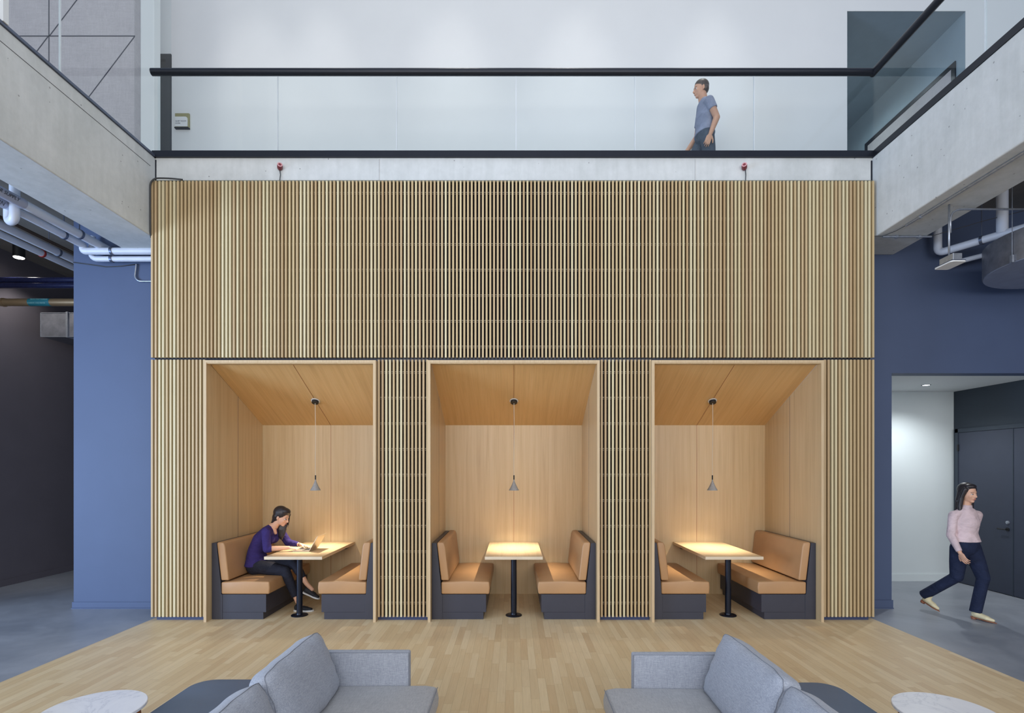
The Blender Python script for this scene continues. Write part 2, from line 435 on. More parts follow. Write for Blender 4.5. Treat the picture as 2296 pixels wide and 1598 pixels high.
# right wall with opening
ZO = 3.06; XO0, XO1 = 4.92, 7.12
struct('wall_right', MB().box(4.30, XO0, .58, .78, 0, 5.2).box(XO0, XO1, .58, .78, ZO, 5.2).box(XO1, 11, .58, .78, 0, 5.2),
       M['bluewall'], 'navy blue wall with wide opening right of the slatted screen')
struct('baseboard_right', MB().box(4.31, XO0+.01, .565, .58, 0, .11).box(4.31, XO0+.01, .555, .58, 0, .012), M['bluewall'], 'navy baseboard beside the right opening')
struct('ceiling_alcove', MB().box(XO0, XO1, .781, 2.26, ZO, ZO+.08), M['white'], 'white lowered ceiling inside the right opening')
struct('wall_alcove_back', MB().box(XO0-.1, XO1+.1, 2.26, 2.36, 0, ZO+.08), M['palewall'], 'pale wall at the back of the right opening')
struct('wall_alcove_left', MB().box(XO0-.1, XO0-.001, .781, 2.259, 0, ZO+.08), M['palewall'], 'white return wall inside the right opening')
struct('baseboard_alcove', MB().box(XO0, XO1, 2.245, 2.26, 0, .115), M['palewall'], 'pale baseboard in the right opening')
struct('wall_alcove_right', MB().box(XO1, XO1+.1, .781, 2.259, 0, ZO+.08), M['alcovedark'], 'dark teal wall holding the double doors')
struct('wall_light_blocker', MB().box(11, 11.2, -9.5, .58, 0, 5.2), M['bluewall'], 'unseen navy wall added at far right to block side light')  # out of view, added to stop side light and darken the right
d1 = struct('door_1', MB().box(7.09, 7.12, 1.213, 2.134, .01, 2.39), M['doordark'], 'dark flush door leaf with lever handle', bevel=.003)
obj('handle', MB().lathe([(.026, 0), (.026, .012)], (7.09, 1.285, .946), axis=(-1,0,0)).tube([(7.08,1.285,.946),(7.045,1.285,.946),(7.04,1.30,.946),(7.04,1.40,.946)], .009), M['black'], d1)
obj('deadbolt', MB().lathe([(.026, 0), (.022, .016), (.01, .02)], (7.09, 1.285, 1.045), axis=(-1,0,0)), M['steel'], d1)
obj('hinge', MB().box(7.075, 7.09, 2.12, 2.145, 2.1, 2.2).box(7.075, 7.09, 2.12, 2.145, 1.1, 1.2).box(7.075, 7.09, 2.12, 2.145, .2, .3), M['black'], d1)
d2 = struct('door_2', MB().box(7.09, 7.12, .79, 1.198, .01, 2.39), M['doordark'], 'second leaf of the dark double doors', bevel=.003)
struct('trim_door', MB().box(7.08, 7.12, 2.134, 2.19, 0, 2.45).box(7.08, 7.12, .79, 2.19, 2.392, 2.45).box(7.085, 7.119, 1.198, 1.213, 0, 2.39), M['alcovedark'], 'dark frame around double doors')
# ---- upper floor
ZU = 5.5; YW = 1.55
struct('wall_back_upper', MB().box(-4.2, 4.95, YW, YW+.12, ZU, 11).box(4.95, 6.71, YW, YW+.01, 8.61, 11).box(6.71, 12, YW, YW+.01, ZU, 11)
       .box(-5.08, -4.2, YW, YW+.12, ZU, 11).box(-9, -5.08, YW, YW+.12, 7.95, 11), M['white'], 'white gallery wall behind the glass balcony')
struct('ceiling_upper', MB().box(-4.6, 8, .1, YW+.12, 11, 11.1), M['white'], 'white ceiling over the gallery')
struct('wall_corridor_left', MB().box(4.85, 4.95, YW+.121, 8, ZU, 8.61), M['white'], 'white corridor side wall upstairs')
struct('wall_corridor_right', MB().box(6.71, 6.81, YW+.0101, 8, ZU, 8.61), M['bluegrey'], 'blue-grey corridor side wall upstairs')
struct('wall_corridor_end', MB().box(4.85, 6.81, 8, 8.1, ZU, 8.61), M['bluegrey'], 'grey end wall of the upstairs corridor')
struct('ceiling_corridor', MB().box(4.85, 6.81, YW+.0101, 8.1, 8.612, 8.7), M['bluegrey'], 'dusky corridor ceiling upstairs')
g_ = MB(); ya, yb = 1.72, 3.79; g_.box(6.69,6.71,ya,yb,7.93,8.0).box(6.69,6.71,ya,ya+.07,5.5,7.93).box(6.69,6.71,yb-.07,yb,5.5,7.93)
w1 = struct('window_1', g_, M['railblack'], 'dark-framed glazed panel in corridor wall upstairs')
obj('pane', MB().box(6.70, 6.709, ya+.07, yb-.07, 5.5, 7.93), M['felt'], w1)
d3 = struct('door_3', MB().box(-6.1, -5.16, YW+.03, YW+.07, ZU, 7.88), M['doorblack'], 'black door at the left end of the gallery')
struct('trim_door_upper', MB().box(-5.16, -5.08, YW-.02, YW+.1, ZU, 7.96).box(-6.2, -5.16, YW-.02, YW+.1, 7.88, 7.96), M['doorblack'], 'black frame of the gallery door')
struct('wall_left_upper', MB().box(-12, -5.24, 1.0, 1.12, ZU, 9.6), M['felt'], 'pale felt acoustic panel wall upstairs at left')
# groove inlays
def groove(x0, z0, x1, z1, w=.012):
    d = V((x1-x0, 0, z1-z0)).normalized(); n = V((-d.z, 0, d.x))*w/2
    a = V((x0, 0, z0)); b = V((x1, 0, z1))
    return [((a+n).x, (a+n).z), ((b+n).x, (b+n).z), ((b-n).x, (b-n).z), ((a-n).x, (a-n).z)]
gm = MB()
def gpx(p, q, w=.012):
    s_ = FPX/(1.0-CY); f = lambda a: ((a[0]-1152)/s_, CZ+(1050-a[1])/s_)
    a = f(p); b = f(q); gm.prism(groove(a[0], a[1], b[0], b[1], w), 'y', .9995, .996)
gpx((-900,81), (303,81)); gpx((110,-160), (110,560)); gpx((295,-80), (111,81)) if False else gpx((232,-78), (111,81)); gpx((108,82), (-80,330)); gpx((302,82), (120,322)); gpx((-320,-160),(-320,560))
struct('trim_grooves', gm, M['groove'], 'dark joint lines across the felt panels')
struct('column_upper', MB().box(-4.765, -4.59, .44, .57, ZU, 9.3), M['white'], 'slim white column at the gallery corner', bevel=.01)

# ================================================================ BALCONY
def panel(mb_box, label, parent_name='glass_panel', group='front balcony glass panes'):
    pass
YR = .12
jx = [-4.33, -2.87, -1.425, .026, 1.47, 2.917, 4.37]
ords = ['leftmost', 'second from left', 'third from left', 'third from right', 'second from right', 'rightmost']
for i in range(6):
    o = obj('glass_balustrade', MB().box(jx[i]+.005, jx[i+1]-.005, YR-.006, YR+.006, 5.60, 6.60), M['glass'])
    tag(o, 'clear glass balustrade pane, %s along the front balcony' % ords[i], 'glass panel', 'front balcony glass panes')
    e = MB()
    if i: e.box(jx[i]-.004, jx[i]+.006, YR-.007, YR+.007, 5.65, 6.58)
    if i: obj('polished_edge', e, M['glassedge'], o)
def gl_side(x, ys, z1, side, last):
    for i in range(len(ys)-1):
        o = obj('glass_balustrade', MB().box(x-.006, x+.006, ys[i+1]+.006, ys[i]-.006, 5.60, z1), M['glass'])
        where = ['nearest the front corner', 'second from the corner', 'third from the corner'][i]
        tag(o, '%s glass pane above the %s concrete beam, %s' % (last, side, where), 'glass panel', side+' beam glass panes')
        obj('polished_edge', MB().box(x-.008, x+.008, ys[i+1]-.005, ys[i+1]+.007, 5.60, z1), M['glassedge'], o)
gl_side(4.375, [.12, -1.41, -2.86, -4.3], 6.60, 'right', 'chest-high')
gl_side(-4.345, [.40, -1.25, -2.86], 9.3, 'left', 'full-height')
h = thing('handrail', 'black tubular handrail along front and right balcony edges', 'handrail', (0, YR, 6.55))
obj('front_rail', MB().tube([(-4.40, YR, 6.635), (4.375, YR, 6.635)], .042, 16), M['railblack'], h, smooth=True, auto=40)
obj('side_rail', MB().tube([(4.375, YR+.03, 6.635), (4.375, -5.6, 6.635)], .042, 16), M['railblack'], h, smooth=True, auto=40)
b = thing('rail_channel', 'black base channel holding the balcony glass', 'channel', (0, YR, 5.573))
obj('front_channel', MB().box(-4.36, 4.40, .06, .18, 5.573, 5.648), M['railblack'], b)
obj('side_channel', MB().box(4.33, 4.42, -5.6, .06, 5.573, 5.648), M['railblack'], b)
o = obj('glass_shoe', MB().box(-4.37, -4.32, -5, .45, 5.573, 5.60), M['clamp']); tag(o, 'thin grey glazing channel on top of the left concrete beam', 'channel')
o = obj('glazing_post', MB().box(-4.37, -4.31, -1.85, -1.80, 5.60, 9.3), M['white']); tag(o, 'white glazing post at upper left standing on the concrete beam', 'post')
# gallery sign
sx = (410-1152)/151; sz = CZ+(1050-273)/151
s = thing('room_sign', 'gold and white room sign on white wall by the black gallery door', 'sign', (sx, YW-.01, sz-.1))
w_, h_ = .21, .215
obj('backplate', MB().box(sx-.10, sx+.11, YW-.03, YW-.001, sz-.105, sz+.11), M['gold'], s, bevel=.006)
f_ = MB(); pts = [(sx-.098, sz-.09), (sx+.09, sz-.09)] + [(sx+.09-.035+.035*math.cos(a), sz+.055-.035+.035*math.sin(a)) for a in [i*PI/12 for i in range(7)]] + [(sx-.098, sz+.055)]
f_.prism(pts, 'y', YW-.034, YW-.03); obj('face', f_, M['white'], s)
obj('ledge', MB().box(sx-.10, sx+.11, YW-.045, YW-.002, sz-.118, sz-.105), M['railblack'], s)
text('lettering', 'QUIET ROOM', .026, M['print'], s, (sx-.09, YW-.0345, sz-.02), (1,0,0), (0,-1,0))
text('lettering', 'N278A', .026, M['print'], s, (sx-.09, YW-.0345, sz-.052), (1,0,0), (0,-1,0))
# gallery wall wash downlights
for i, px in enumerate((520, 680, 1000, 1310, 1640)):
    x = (px-1152)/165.0
    t = thing('downlight', 'small recessed downlight over the gallery, %s from the left' % ['first','second','third','fourth','fifth'][i], 'light', (x, .6, 10.95), 'gallery downlights')
    obj('trim_ring', MB().lathe([(.07, 0), (.07, .05), (.055, .05), (.055, 0)], (x, .6, 10.95), closed=True), M['whiteplastic'], t)
    obj('lens', MB().lathe([(.05, .02), (.05, .03)], (x, .6, 10.95)), M['downglow'], t)
    L = bpy.data.lights.new('wash', 'SPOT'); L.energy = 230; L.spot_size = R(38); L.spot_blend = 1; L.shadow_soft_size = .06; L.color = (1, .97, .92)
    lo = bpy.data.objects.new('wash_light', L); link(lo, t, (x, .6, 10.9)); lo.rotation_euler = (R(5), 0, 0)

t = thing('assumed_corridor_light', 'assumed small round light in the dusky upstairs corridor ceiling', 'light', (5.6, 3.2, 8.58))  # assumed fixture, hidden from view, added to lift the dark corridor wall
obj('trim_ring', MB().lathe([(.09, -.02), (.09, 0), (.07, 0), (.07, -.02)], (5.6, 3.2, 8.61), 28, closed=True), M['whiteplastic'], t)
obj('lens', MB().lathe([(.068, -.012), (.068, -.004)], (5.6, 3.2, 8.61), 28), M['downglow'], t)
L = bpy.data.lights.new('corridor', 'SPOT'); L.energy = 42; L.spot_size = R(165); L.spot_blend = .6; L.shadow_soft_size = .07; L.color = (.80, .95, 1)
lo = bpy.data.objects.new('assumed_corridor_lamp', L); link(lo, t, (5.6, 3.2, 8.57))

# ================================================================ SLATTED SCREENS
pitch = 8.36/188; n_sl = int(round((FX1-FX0-.0215)/pitch))+1; pitch = (FX1-FX0-.0215)/(n_sl-1)
xs = [FX0+.01075+i*pitch for i in range(n_sl)]
def screen(name, label, x0, x1, z0, z1, rails, back=None):
    t = thing(name, label, 'wall screen', ((x0+x1)/2, 0.03, z0), None if name == 'x' else 'oak slat screens')
    m = MB()
    for x in xs:
        if x0-.002 <= x <= x1+.002: m.box(x-.0108, x+.0108, 0, .042, z0, z1)
    obj('slats', m, M['slat'], t)
    m = MB(); m2 = MB()
    for z in rails:
        if z0 < z < z1: m.box(x0+.006, x1-.006, .043, .050, z-.004, z+.004); m.box(x0+.006, x1-.006, .043, .050, z-.022, z-.018)
    obj('rails', m, M['rail'], t)
    bx = back or (x0, x1)
    obj('backing', MB().box(bx[0]+.004, bx[1]-.004, .068, .085, z0-.02, z1-.01), M['backing'], t)
    return t
rz = [CZ+(1050-427-57.8*i)/188 for i in range(18)]
screen('slat_screen', 'wide upper slatted oak screen spanning above all three booths', FX0, FX1, 3.144, 5.25, rz)
zt, zb = 3.118, .049
for nm, a, c in (('narrow lower oak slat screen at far left, next to the blue pier', FX0, -3.672), ('lower oak slat screen between the occupied booth and middle booth', -1.628, -1.022),
                 ('lower oak slat screen between the middle booth and right-hand booth', 1.022, 1.628), ('narrow lower oak slat screen at far right, beside the navy wall', 3.672, FX1)):
    t = screen('slat_screen', nm, a, c, zb, zt, rz)
    obj('plinth', MB().box(a+(.04 if a == FX0 else 0), c-(.04 if c == FX1 else 0), .045, .09, 0.004, .05), M['plinth'], t)
o = obj('cap_strip', MB().box(FX0, FX1, .03, .089, 5.252, 5.272), M['olive']); tag(o, 'thin olive strip capping the upper slatted screen', 'trim strip')
o = obj('shadow_gap_strip', MB().box(FX0+.03, FX1-.03, .052, .066, 3.10, 3.16), M['blackmetal']); tag(o, 'dark strip in the gap between upper and lower slats', 'trim strip')

# ================================================================ BOOTH SURROUNDS
BD = 1.36; BW = 1.015; IW = .988
def booth(cx, label):
    t = thing('booth_surround', label, 'booth', (cx, .6, .004), 'oak booth surrounds')
    zt_ = 3.073
    sp = MB()
    m = MB().prism([(-.05, .004), (BD, .004), (BD, 2.446), (.04, zt_-.01), (-.05, zt_-.01)], 'x', cx-BW, cx-IW); obj('side_panel', m, M['veneer'], t)
    m = MB().prism([(-.05, .004), (BD, .004), (BD, 2.446), (.04, zt_-.01), (-.05, zt_-.01)], 'x', cx+IW, cx+BW); obj('side_panel', m, M['veneer'], t)
    for s_ in (-1, 1):
        obj('frame_edge', MB().box(cx+s_*(IW-.002), cx+s_*(BW+.0), -.056, -.05, .004, 3.073), M['oakedge'], t)
        # joint line in the side wall
        obj('panel_joint', MB().box(cx+s_*(IW-.0015), cx+s_*IW, .668, .672, .004, 2.83), M['groove'], t)
        obj('outer_skin', MB().box(cx+s_*BW, cx+s_*(BW+.003), -.055, .066, .004, 3.10), M['oakedge'], t)
    obj('head_frame', MB().box(cx-BW, cx+BW, -.056, .03, zt_, 3.10), M['oakedge'], t)
    c = MB().prism([(.03, zt_-.002), (BD, 2.446), (BD, 2.47), (.03, 3.10)], 'x', cx-IW, cx+IW); obj('ceiling_panel', c, M['veneer_y'], t)
    obj('ceiling_lip', MB().box(cx-IW, cx+IW, -.05, .03, zt_-.012, zt_), M['veneer'], t)
    obj('back_panel', MB().box(cx-BW, cx+BW, BD, BD+.02, .004, 2.5), M['veneer'], t)
    # dark joints: back centre and sloping ceiling centre
    obj('panel_joint', MB().box(cx-.0025, cx+.0025, BD-.0015, BD, .004, 2.446), M['walnut'], t)
    c = MB().prism([(.04, zt_-.0098), (BD, 2.443), (BD, 2.446), (.04, zt_-.0068)], 'x', cx-.0025, cx+.0025); obj('panel_joint', c, M['walnut'], t)
    return t
BX = (-2.65, 0, 2.65)
booth(-2.65, 'oak-lined booth surround holding the seated woman'); booth(0, 'oak-lined booth surround in the middle of the slatted wall'); booth(2.65, 'oak-lined booth surround nearest the doorway with walking woman')

# benches
def make_bench():
    # local: origin at floor, wall side at x=0, seat toward +x, length along y centred
    L0, L1 = -.64, .64
    t = thing('booth_bench', '', 'bench', (0, 0, 0), 'tan leather booth benches')
    prof = [(0, 0), (.127, 0), (.127, .085), (.652, .085), (.652, .30), (.115, .30), (.055, .918), (0, .918)]
    obj('end_frame', MB().prism([(0,0),(.127,0),(.127,.30),(.115,.30),(.103,.46),(.055,.918),(0,.918)], 'y', L0, L1), M['base'], t, bevel=.002)
    obj('seat_base', MB().box(.127, .652, L0+.004, L1-.004, .085, .299), M['base'], t, bevel=.002)
    obj('toe_kick', MB().box(.127, .618, L0+.004, L1-.004, .001, .084), M['base'], t)
    obj('seat_cushion', MB().prism([(.114,.303),(.690,.303),(.697,.38),(.690,.452),(.40,.461),(.112,.448)], 'y', L0-.002, L1), M['tan'], t, smooth=True, bevel=.017, seg=4)
    obj('back_cushion', MB().prism([(.112,.468),(.205,.468),(.200,.52),(.158,.88),(.140,.925),(.075,.928),(.058,.918)], 'y', L0-.002, L1), M['tan'], t, smooth=True, bevel=.016, seg=4)
    return t
bench0 = make_bench(); yb_ = .698; first = True
names = ['left booth bench where the woman in purple sits', 'empty, opposite the woman in the left booth',
         'middle booth bench to the left of the table', 'middle booth bench to the right of the table',
         'right-hand booth, on the left of its table', 'right-hand booth, backrest fully in view']
k = 0
for cx in BX:
    for s_ in (-1, 1):
        o = bench0 if k == 0 else copy_tree(bench0)
        o.location = (cx+s_*IW*-1*-1 + (.003 if s_ < 0 else -.003), yb_, .0045); o.rotation_euler = (0, 0, 0 if s_ < 0 else PI)
        o['label'] = 'tan leather bench, ' + names[k]; k += 1
# tables
def make_table():
    t = thing('booth_table', '', 'table', (0, 0, 0), 'oak booth tables')
    obj('table_top', MB().box(-.348, .348, -.60, .70, .727, .757), M['tabletop'], t, bevel=.0015)
    obj('edge_band', MB().box(-.348, .348, -.607, -.6, .7215, .757).box(-.348, .348, -.60, .70, .7215, .7265), M['plyedge'], t)
    obj('pedestal', MB().lathe([(.036, .012), (.036, .7215)], (0, -.413, 0), 28), M['blackmetal'], t, smooth=True, auto=40)
    obj('floor_flange', MB().lathe([(.10, 0), (.10, .008), (.095, .012), (.04, .014), (.037, .03)], (0, -.413, 0), 32), M['blackmetal'], t, smooth=True, auto=40)
    obj('wall_bracket', MB().box(-.25, .25, .63, .70, .66, .7210), M['blackmetal'], t)
    return t
tb = make_table()
tl = ['oak booth table with the laptop on it', 'oak booth table in the middle booth, seen straight on', 'bare oak booth table in the right-hand booth']
for i, cx in enumerate(BX):
    o = tb if i == 0 else copy_tree(tb)
    o.location = (cx, .648, .0045); o['label'] = tl[i]
# pendants
def make_pendant():
    t = thing('pendant_lamp', '', 'lamp', (0, 0, 0), 'concrete cone pendants')
    ax = V((0, -.4167, -.909)).normalized()
    sl = math.atan(.632/1.33); ax = V((0, -math.sin(sl), -math.cos(sl)))
    obj('ceiling_ring', MB().lathe([(.058, 0), (.058, .006), (.03, .007)], (0, 0, 2.724), axis=ax, n=32), M['whiteplastic'], t)
    obj('canopy', MB().lathe([(.045, .006), (.045, .032), (.043, .036)], (0, 0, 2.724), axis=ax, n=32), M['black'], t)
    obj('cord', MB().tube([(0, -.012, 2.69), (.004, -.006, 2.3), (-.002, -.002, 1.95), (0, 0, 1.73)], .0035, 8), M['cord'], t)
    obj('socket', MB().lathe([(.0085, 1.670), (.0085, 1.728), (.006, 1.73)], (0, 0, 0), 16), M['black'], t)
    outer = [(.0085, 1.672), (.010, 1.655), (.014, 1.64), (.022, 1.62), (.042, 1.575), (.069, 1.528)]
    inner = [(r_-.004, h_-.001) for r_, h_ in outer[::-1]][:-1] + [(.004, 1.66)]
    obj('shade', MB().lathe(outer + [(.066, 1.528)] + inner[1:], (0, 0, 0), 32, closed=True), M['shade'], t, smooth=True, auto=50)
    obj('bulb', MB().ell((0, 0, 1.575), (.014, .014, .014)), M['bulb'], t, smooth=True)
    L = bpy.data.lights.new('pendant', 'SPOT'); L.energy = 105; L.spot_size = R(94); L.spot_blend = 1; L.shadow_soft_size = .014; L.color = (1, .86, .64)
    lo = bpy.data.objects.new('pendant_light', L); link(lo, t, (0, 0, 1.54))
    return t
pn = make_pendant()
pl = ['grey cone pendant lamp hanging above the laptop table', 'grey cone pendant lamp hanging in the middle booth', 'grey cone pendant lamp hanging in the right-hand booth']
for i, cx in enumerate(BX):
    o = pn if i == 0 else copy_tree(pn)
    o.location = (cx+.002, .757, 0); o['label'] = pl[i]

# ================================================================ LAPTOP
lt = thing('laptop', 'slim open laptop on the left booth table under the typing hands', 'laptop', (-2.70, .56, .7625))
y0, y1 = .416, .716; zt = .7635
obj('keyboard_base', MB().box(-2.815, -2.60, y0, y1, zt, zt+.013), M['alu'], lt, bevel=.004)
km = MB()
for i in range(5):
    for j in range(13): km.box(-2.70+i*.018, -2.70+i*.018+.014, y0+.02+j*.02, y0+.02+j*.02+.016, zt+.0131, zt+.0146)
obj('keys', km, M['key'], lt)
obj('trackpad', MB().box(-2.80, -2.725, .515, .615, zt+.0131, zt+.0137), M['clamp'], lt)
sc = MB(); a = V((-2.602, 0, zt+.014)); d = V((math.sin(R(30)), 0, math.cos(R(30)))); n_ = V((d.z, 0, -d.x)); e_ = a+d*.21
def pq(p): return (p.x, p.z)
obj('screen_lid', MB().prism([pq(a), pq(e_), pq(e_+n_*.006), pq(a+n_*.006)], 'y', y0, y1), M['alu'], lt, bevel=.002)
obj('display', MB().prism([pq(a+d*.012-n_*.0008), pq(e_-d*.008-n_*.0008), pq(e_-d*.008), pq(a+d*.012)], 'y', y0+.008, y1-.008), M['screen'], lt)

# ================================================================ LOUNGE FURNITURE
def cushion(c, ux, uy, uz, lx, ly, t_edge, t_max, nx=22, ny=18, p=3.0, wr=.004, seed=1):
    """pillow centred at c; ux,uy span, uz thickness"""
    rnd = random.Random(seed); ux = V(ux).normalized(); uy = V(uy).normalized(); uz = V(uz).normalized(); c = V(c)
    m = MB(); grid = {}
    ph = [rnd.uniform(0, 6) for _ in range(6)]
    def th(u, v):
        e = (1-abs(u)**p)*(1-abs(v)**p); return t_edge+(t_max-t_edge)*max(e, 0)**.55
    def pt(u, v, s_):
        k = 1-.085*abs(u*v)**5
        # pinch the outline between the corners a little
        x = u*lx/2*(1-.03*(1-v*v)**1)*k if abs(u) > .8 else u*lx/2*k
        y = v*ly/2*(1-.02*(1-u*u))*k if abs(v) > .8 else v*ly/2*k
        w = wr*math.sin(9*u+ph[0]+2*v)*abs(v)**3 + wr*math.sin(14*u+ph[1])*max(0, abs(v)-.6)*2 + wr*.8*math.sin(13*v+ph[2])*max(0, abs(u)-.65)*3
        return c + ux*x + uy*y + uz*(s_*th(u, v)/2 + w*s_)
    for s_ in (1, -1):
        for i in range(nx+1):
            for j in range(ny+1):
                u = -1+2*i/nx; v = -1+2*j/ny; grid[(i, j, s_)] = len(m.v); m.v.append(pt(u, v, s_))
    for s_ in (1, -1):
        for i in range(nx):
            for j in range(ny):
                q = (grid[(i,j,s_)], grid[(i+1,j,s_)], grid[(i+1,j+1,s_)], grid[(i,j+1,s_)]); m.f.append(q if s_ > 0 else q[::-1])
    ring = [(i, 0) for i in range(nx)] + [(nx, j) for j in range(ny)] + [(i, ny) for i in range(nx, 0, -1)] + [(0, j) for j in range(ny, 0, -1)]
    for a_, b_ in zip(ring, ring[1:]+ring[:1]): m.f.append((grid[a_+(1,)], grid[a_+(-1,)], grid[b_+(-1,)], grid[b_+(1,)]))
    seam = [m.v[grid[a_+(1,)]] + uz*.001 for a_ in ring]
    return m, seam
def sofa(sg, dx, dy, label):
    X = lambda x: sg*(x+dx)
    t = thing('sofa', label, 'sofa', (X(.9), -3.9+dy, 0), 'grey lounge sofas')
    yf = -2.93+dy; yn = -4.95+dy
    obj('seat_frame', MB().box(X(.50), X(1.30), yf, yn, .17, .29), M['sofa'], t, bevel=.01)
    for q, (xx, yy) in enumerate(((.56, yf-.06), (1.24, yf-.06), (.56, yn+.06), (1.24, yn+.06))):
        obj('leg', MB().lathe([(.012, .001), (.018, .17)], (X(xx), yy, 0), 12), M['blackmetal'], t)
    sm_ = MB().prism([(X(.483), .295), (X(.478), .36), (X(.490), .425), (X(.56), .436), (X(1.2), .430), (X(1.2), .295)], 'y', yf-.002, yn+.08)
    seat = obj('seat_cushion', sm_, M['sofaseat'], t, smooth=True, bevel=.018, seg=4)
    obj('seam', MB().tube([(X(.4855), yf-.02, .427), (X(.4855), yn+.1, .427)], .0022, 6), M['seam'], seat)
    arm = obj('arm_panel', MB().box(X(.669), X(1.30), yf, yf+.06, .20, .643), M['sofa'], t, bevel=.012, seg=3)
    obj('piping', MB().tube([(X(.672), yf-.001, .21), (X(.672), yf-.001, .638)], .0028, 6).tube([(X(.672), yf-.0005, .6405), (X(1.28), yf-.0005, .6405)], .002, 6), M['seam'], arm)
    obj('arm_panel', MB().box(X(.669), X(1.30), yn, yn+.06, .20, .643), M['sofa'], t, bevel=.012, seg=3)
    obj('back_panel', MB().box(X(1.30), X(1.36), yf+.06, yn, .20, .643), M['sofa'], t, bevel=.012, seg=3)
    # back cushions
    base = V((X(1.10), 0, .44)); top = V((X(1.235), 0, .79)); up = (top-base).normalized(); out = V((-sg*up.z, 0, sg*up.x)) if True else None
    if out.x*sg > 0: out = -out
    H = .40; Ls = [(.775, yf-.02-.775/2, 1), (.80, yf-.025-.775-.40, 2)]
    for Lc, yc, sd in Ls:
        ctr = base + up*(H/2-.02); ctr = V((ctr.x, yc, ctr.z)) + V((sg*.045, 0, -.008 if sd == 1 else -.012))
        m_, seam_ = cushion(ctr, (0, 1, 0), up, out, Lc, H, .085, .20, seed=sd+(3 if sg > 0 else 0))
        o_ = obj('back_cushion', m_, M['sofa'], t, smooth=True)
        obj('piping', MB().tube(seam_+[seam_[0]], .0017, 6), M['seam'], o_, smooth=True)
    return t
sofa(-1, 0, 0, 'grey fabric sofa at lower left, its seat facing right')
sofa(1, .085, -.04, 'grey fabric sofa at lower right, its seat facing left')
def rrect(x0, x1, y0, y1, r, n=8):
    out = []
    for cx, cy, a in ((x1-r, y1-r, 0), (x0+r, y1-r, 90), (x0+r, y0+r, 180), (x1-r, y0+r, 270)):
        out += [(cx+r*math.cos(R(a+90*i/n)), cy+r*math.sin(R(a+90*i/n))) for i in range(n+1)]
    return out
def daybed(sg, y1, x1, label):
    xa, xb = sorted((sg*1.47, sg*x1)); t = thing('upholstered_bench', label, 'bench', ((xa+xb)/2, -3.7, 0), 'slate upholstered benches')
    obj('padded_top', MB().prism(rrect(xa, xb, -4.7, y1, .14), 'z', .30, .42), M['ottoman'], t, smooth=True, bevel=.02, seg=4)
    obj('base', MB().prism(rrect(xa+.08, xb-.08, -4.6, y1-.08, .1), 'z', .12, .30), M['ottoman'], t)
    for xx in (xa+.15, xb-.15):
        for yy in (-4.5, y1-.18): obj('leg', MB().lathe([(.015, .001), (.018, .12)], (xx, yy, 0), 12), M['blackmetal'], t)
daybed(-1, -2.79, 2.10, 'slate blue padded bench behind the left sofa')
daybed(1, -2.84, 2.10, 'slate blue padded bench behind the right sofa')
def sidetable(cx, cy, label):
    t = thing('side_table', label, 'side table', (cx, cy, 0), 'round marble side tables')
    obj('marble_top', MB().lathe([(.235, .478), (.25, .484), (.25, .497), (.247, .50), (.001, .50)], (cx, cy, 0), 48), M['marble'], t, smooth=True, auto=35)
    for a in (45, 135, 225, 315):
        x, y = cx+.2*math.cos(R(a)), cy+.2*math.sin(R(a)); x2, y2 = cx+.23*math.cos(R(a)), cy+.23*math.sin(R(a))
        obj('leg', MB().tube([(x2, y2, .0), (x, y, .478)], [.012, .017], 12), M['walnut'], t)
    obj('cross_brace', MB().tube([(cx-.15, cy-.15, .45), (cx+.15, cy+.15, .45)], .01).tube([(cx-.15, cy+.15, .45), (cx+.15, cy-.15, .45)], .01), M['walnut'], t)
sidetable(-2.315, -3.41, 'round white marble side table beside the left slate bench')
sidetable(2.36, -3.44, 'round white marble side table beside the right slate bench')
t = thing('stool', 'dark green upholstered stool just entering at the lower left edge', 'stool', (-3.22, -3.55, 0))
obj('cushion', MB().lathe([(.20, .14), (.26, .17), (.275, .30), (.265, .41), (.23, .445), (.001, .45)], (-3.22, -3.55, 0), 40), M['green'], t, smooth=True)
obj('base', MB().lathe([(.17, .001), (.19, .14)], (-3.22, -3.55, 0), 32), M['blackmetal'], t)

# ================================================================ SERVICES (left)
def pipe(name, label, pts, r, mat, rad=.09, cat='pipe', group=None, clamps=()):
    pp = bent(pts, rad) if len(pts) > 2 else pts
    c = V(pts[0]); t = thing(name, label, cat, c, group)
    obj('pipe_run', MB().tube(pp, r, 20), mat, t, smooth=True, auto=50)
    for (p, ax, m_) in clamps:
        obj('clamp', MB().lathe([(r+.001, -.014), (r+.009, -.014), (r+.009, .014), (r+.001, .014)], p, 20, axis=ax, closed=True), m_, t)
    return t
p = pipe('insulated_pipe', 'white insulated pipe nearest the left beam, marked chilled water supply', [(-5.25, -4.5, 4.65), (-5.25, .579, 4.65)], .050, M['pipewhite'], clamps=[((-5.25, .085, 4.65), (0,1,0), M['clamp'])], group='left ceiling pipes')
obj('label_wrap', MB().tube([(-5.25, -2.0, 4.65), (-5.25, -.65, 4.65)], .054, 20), M['pipelabel'], p, smooth=True, auto=50)
nn = V((.88, 0, -.475)).normalized(); up_ = V((.475, 0, .88)).normalized()
text('lettering', 'CHILLED WATER SUPPLY', .052, M['print'], p, V((-5.25, -1.33, 4.65))+nn*.056+up_*.0, (0,1,0), nn)
obj('hanger', MB().tube([(-5.25, .085, 4.71), (-5.25, .085, 5.2)], .006, 8), M['clamp'], p)
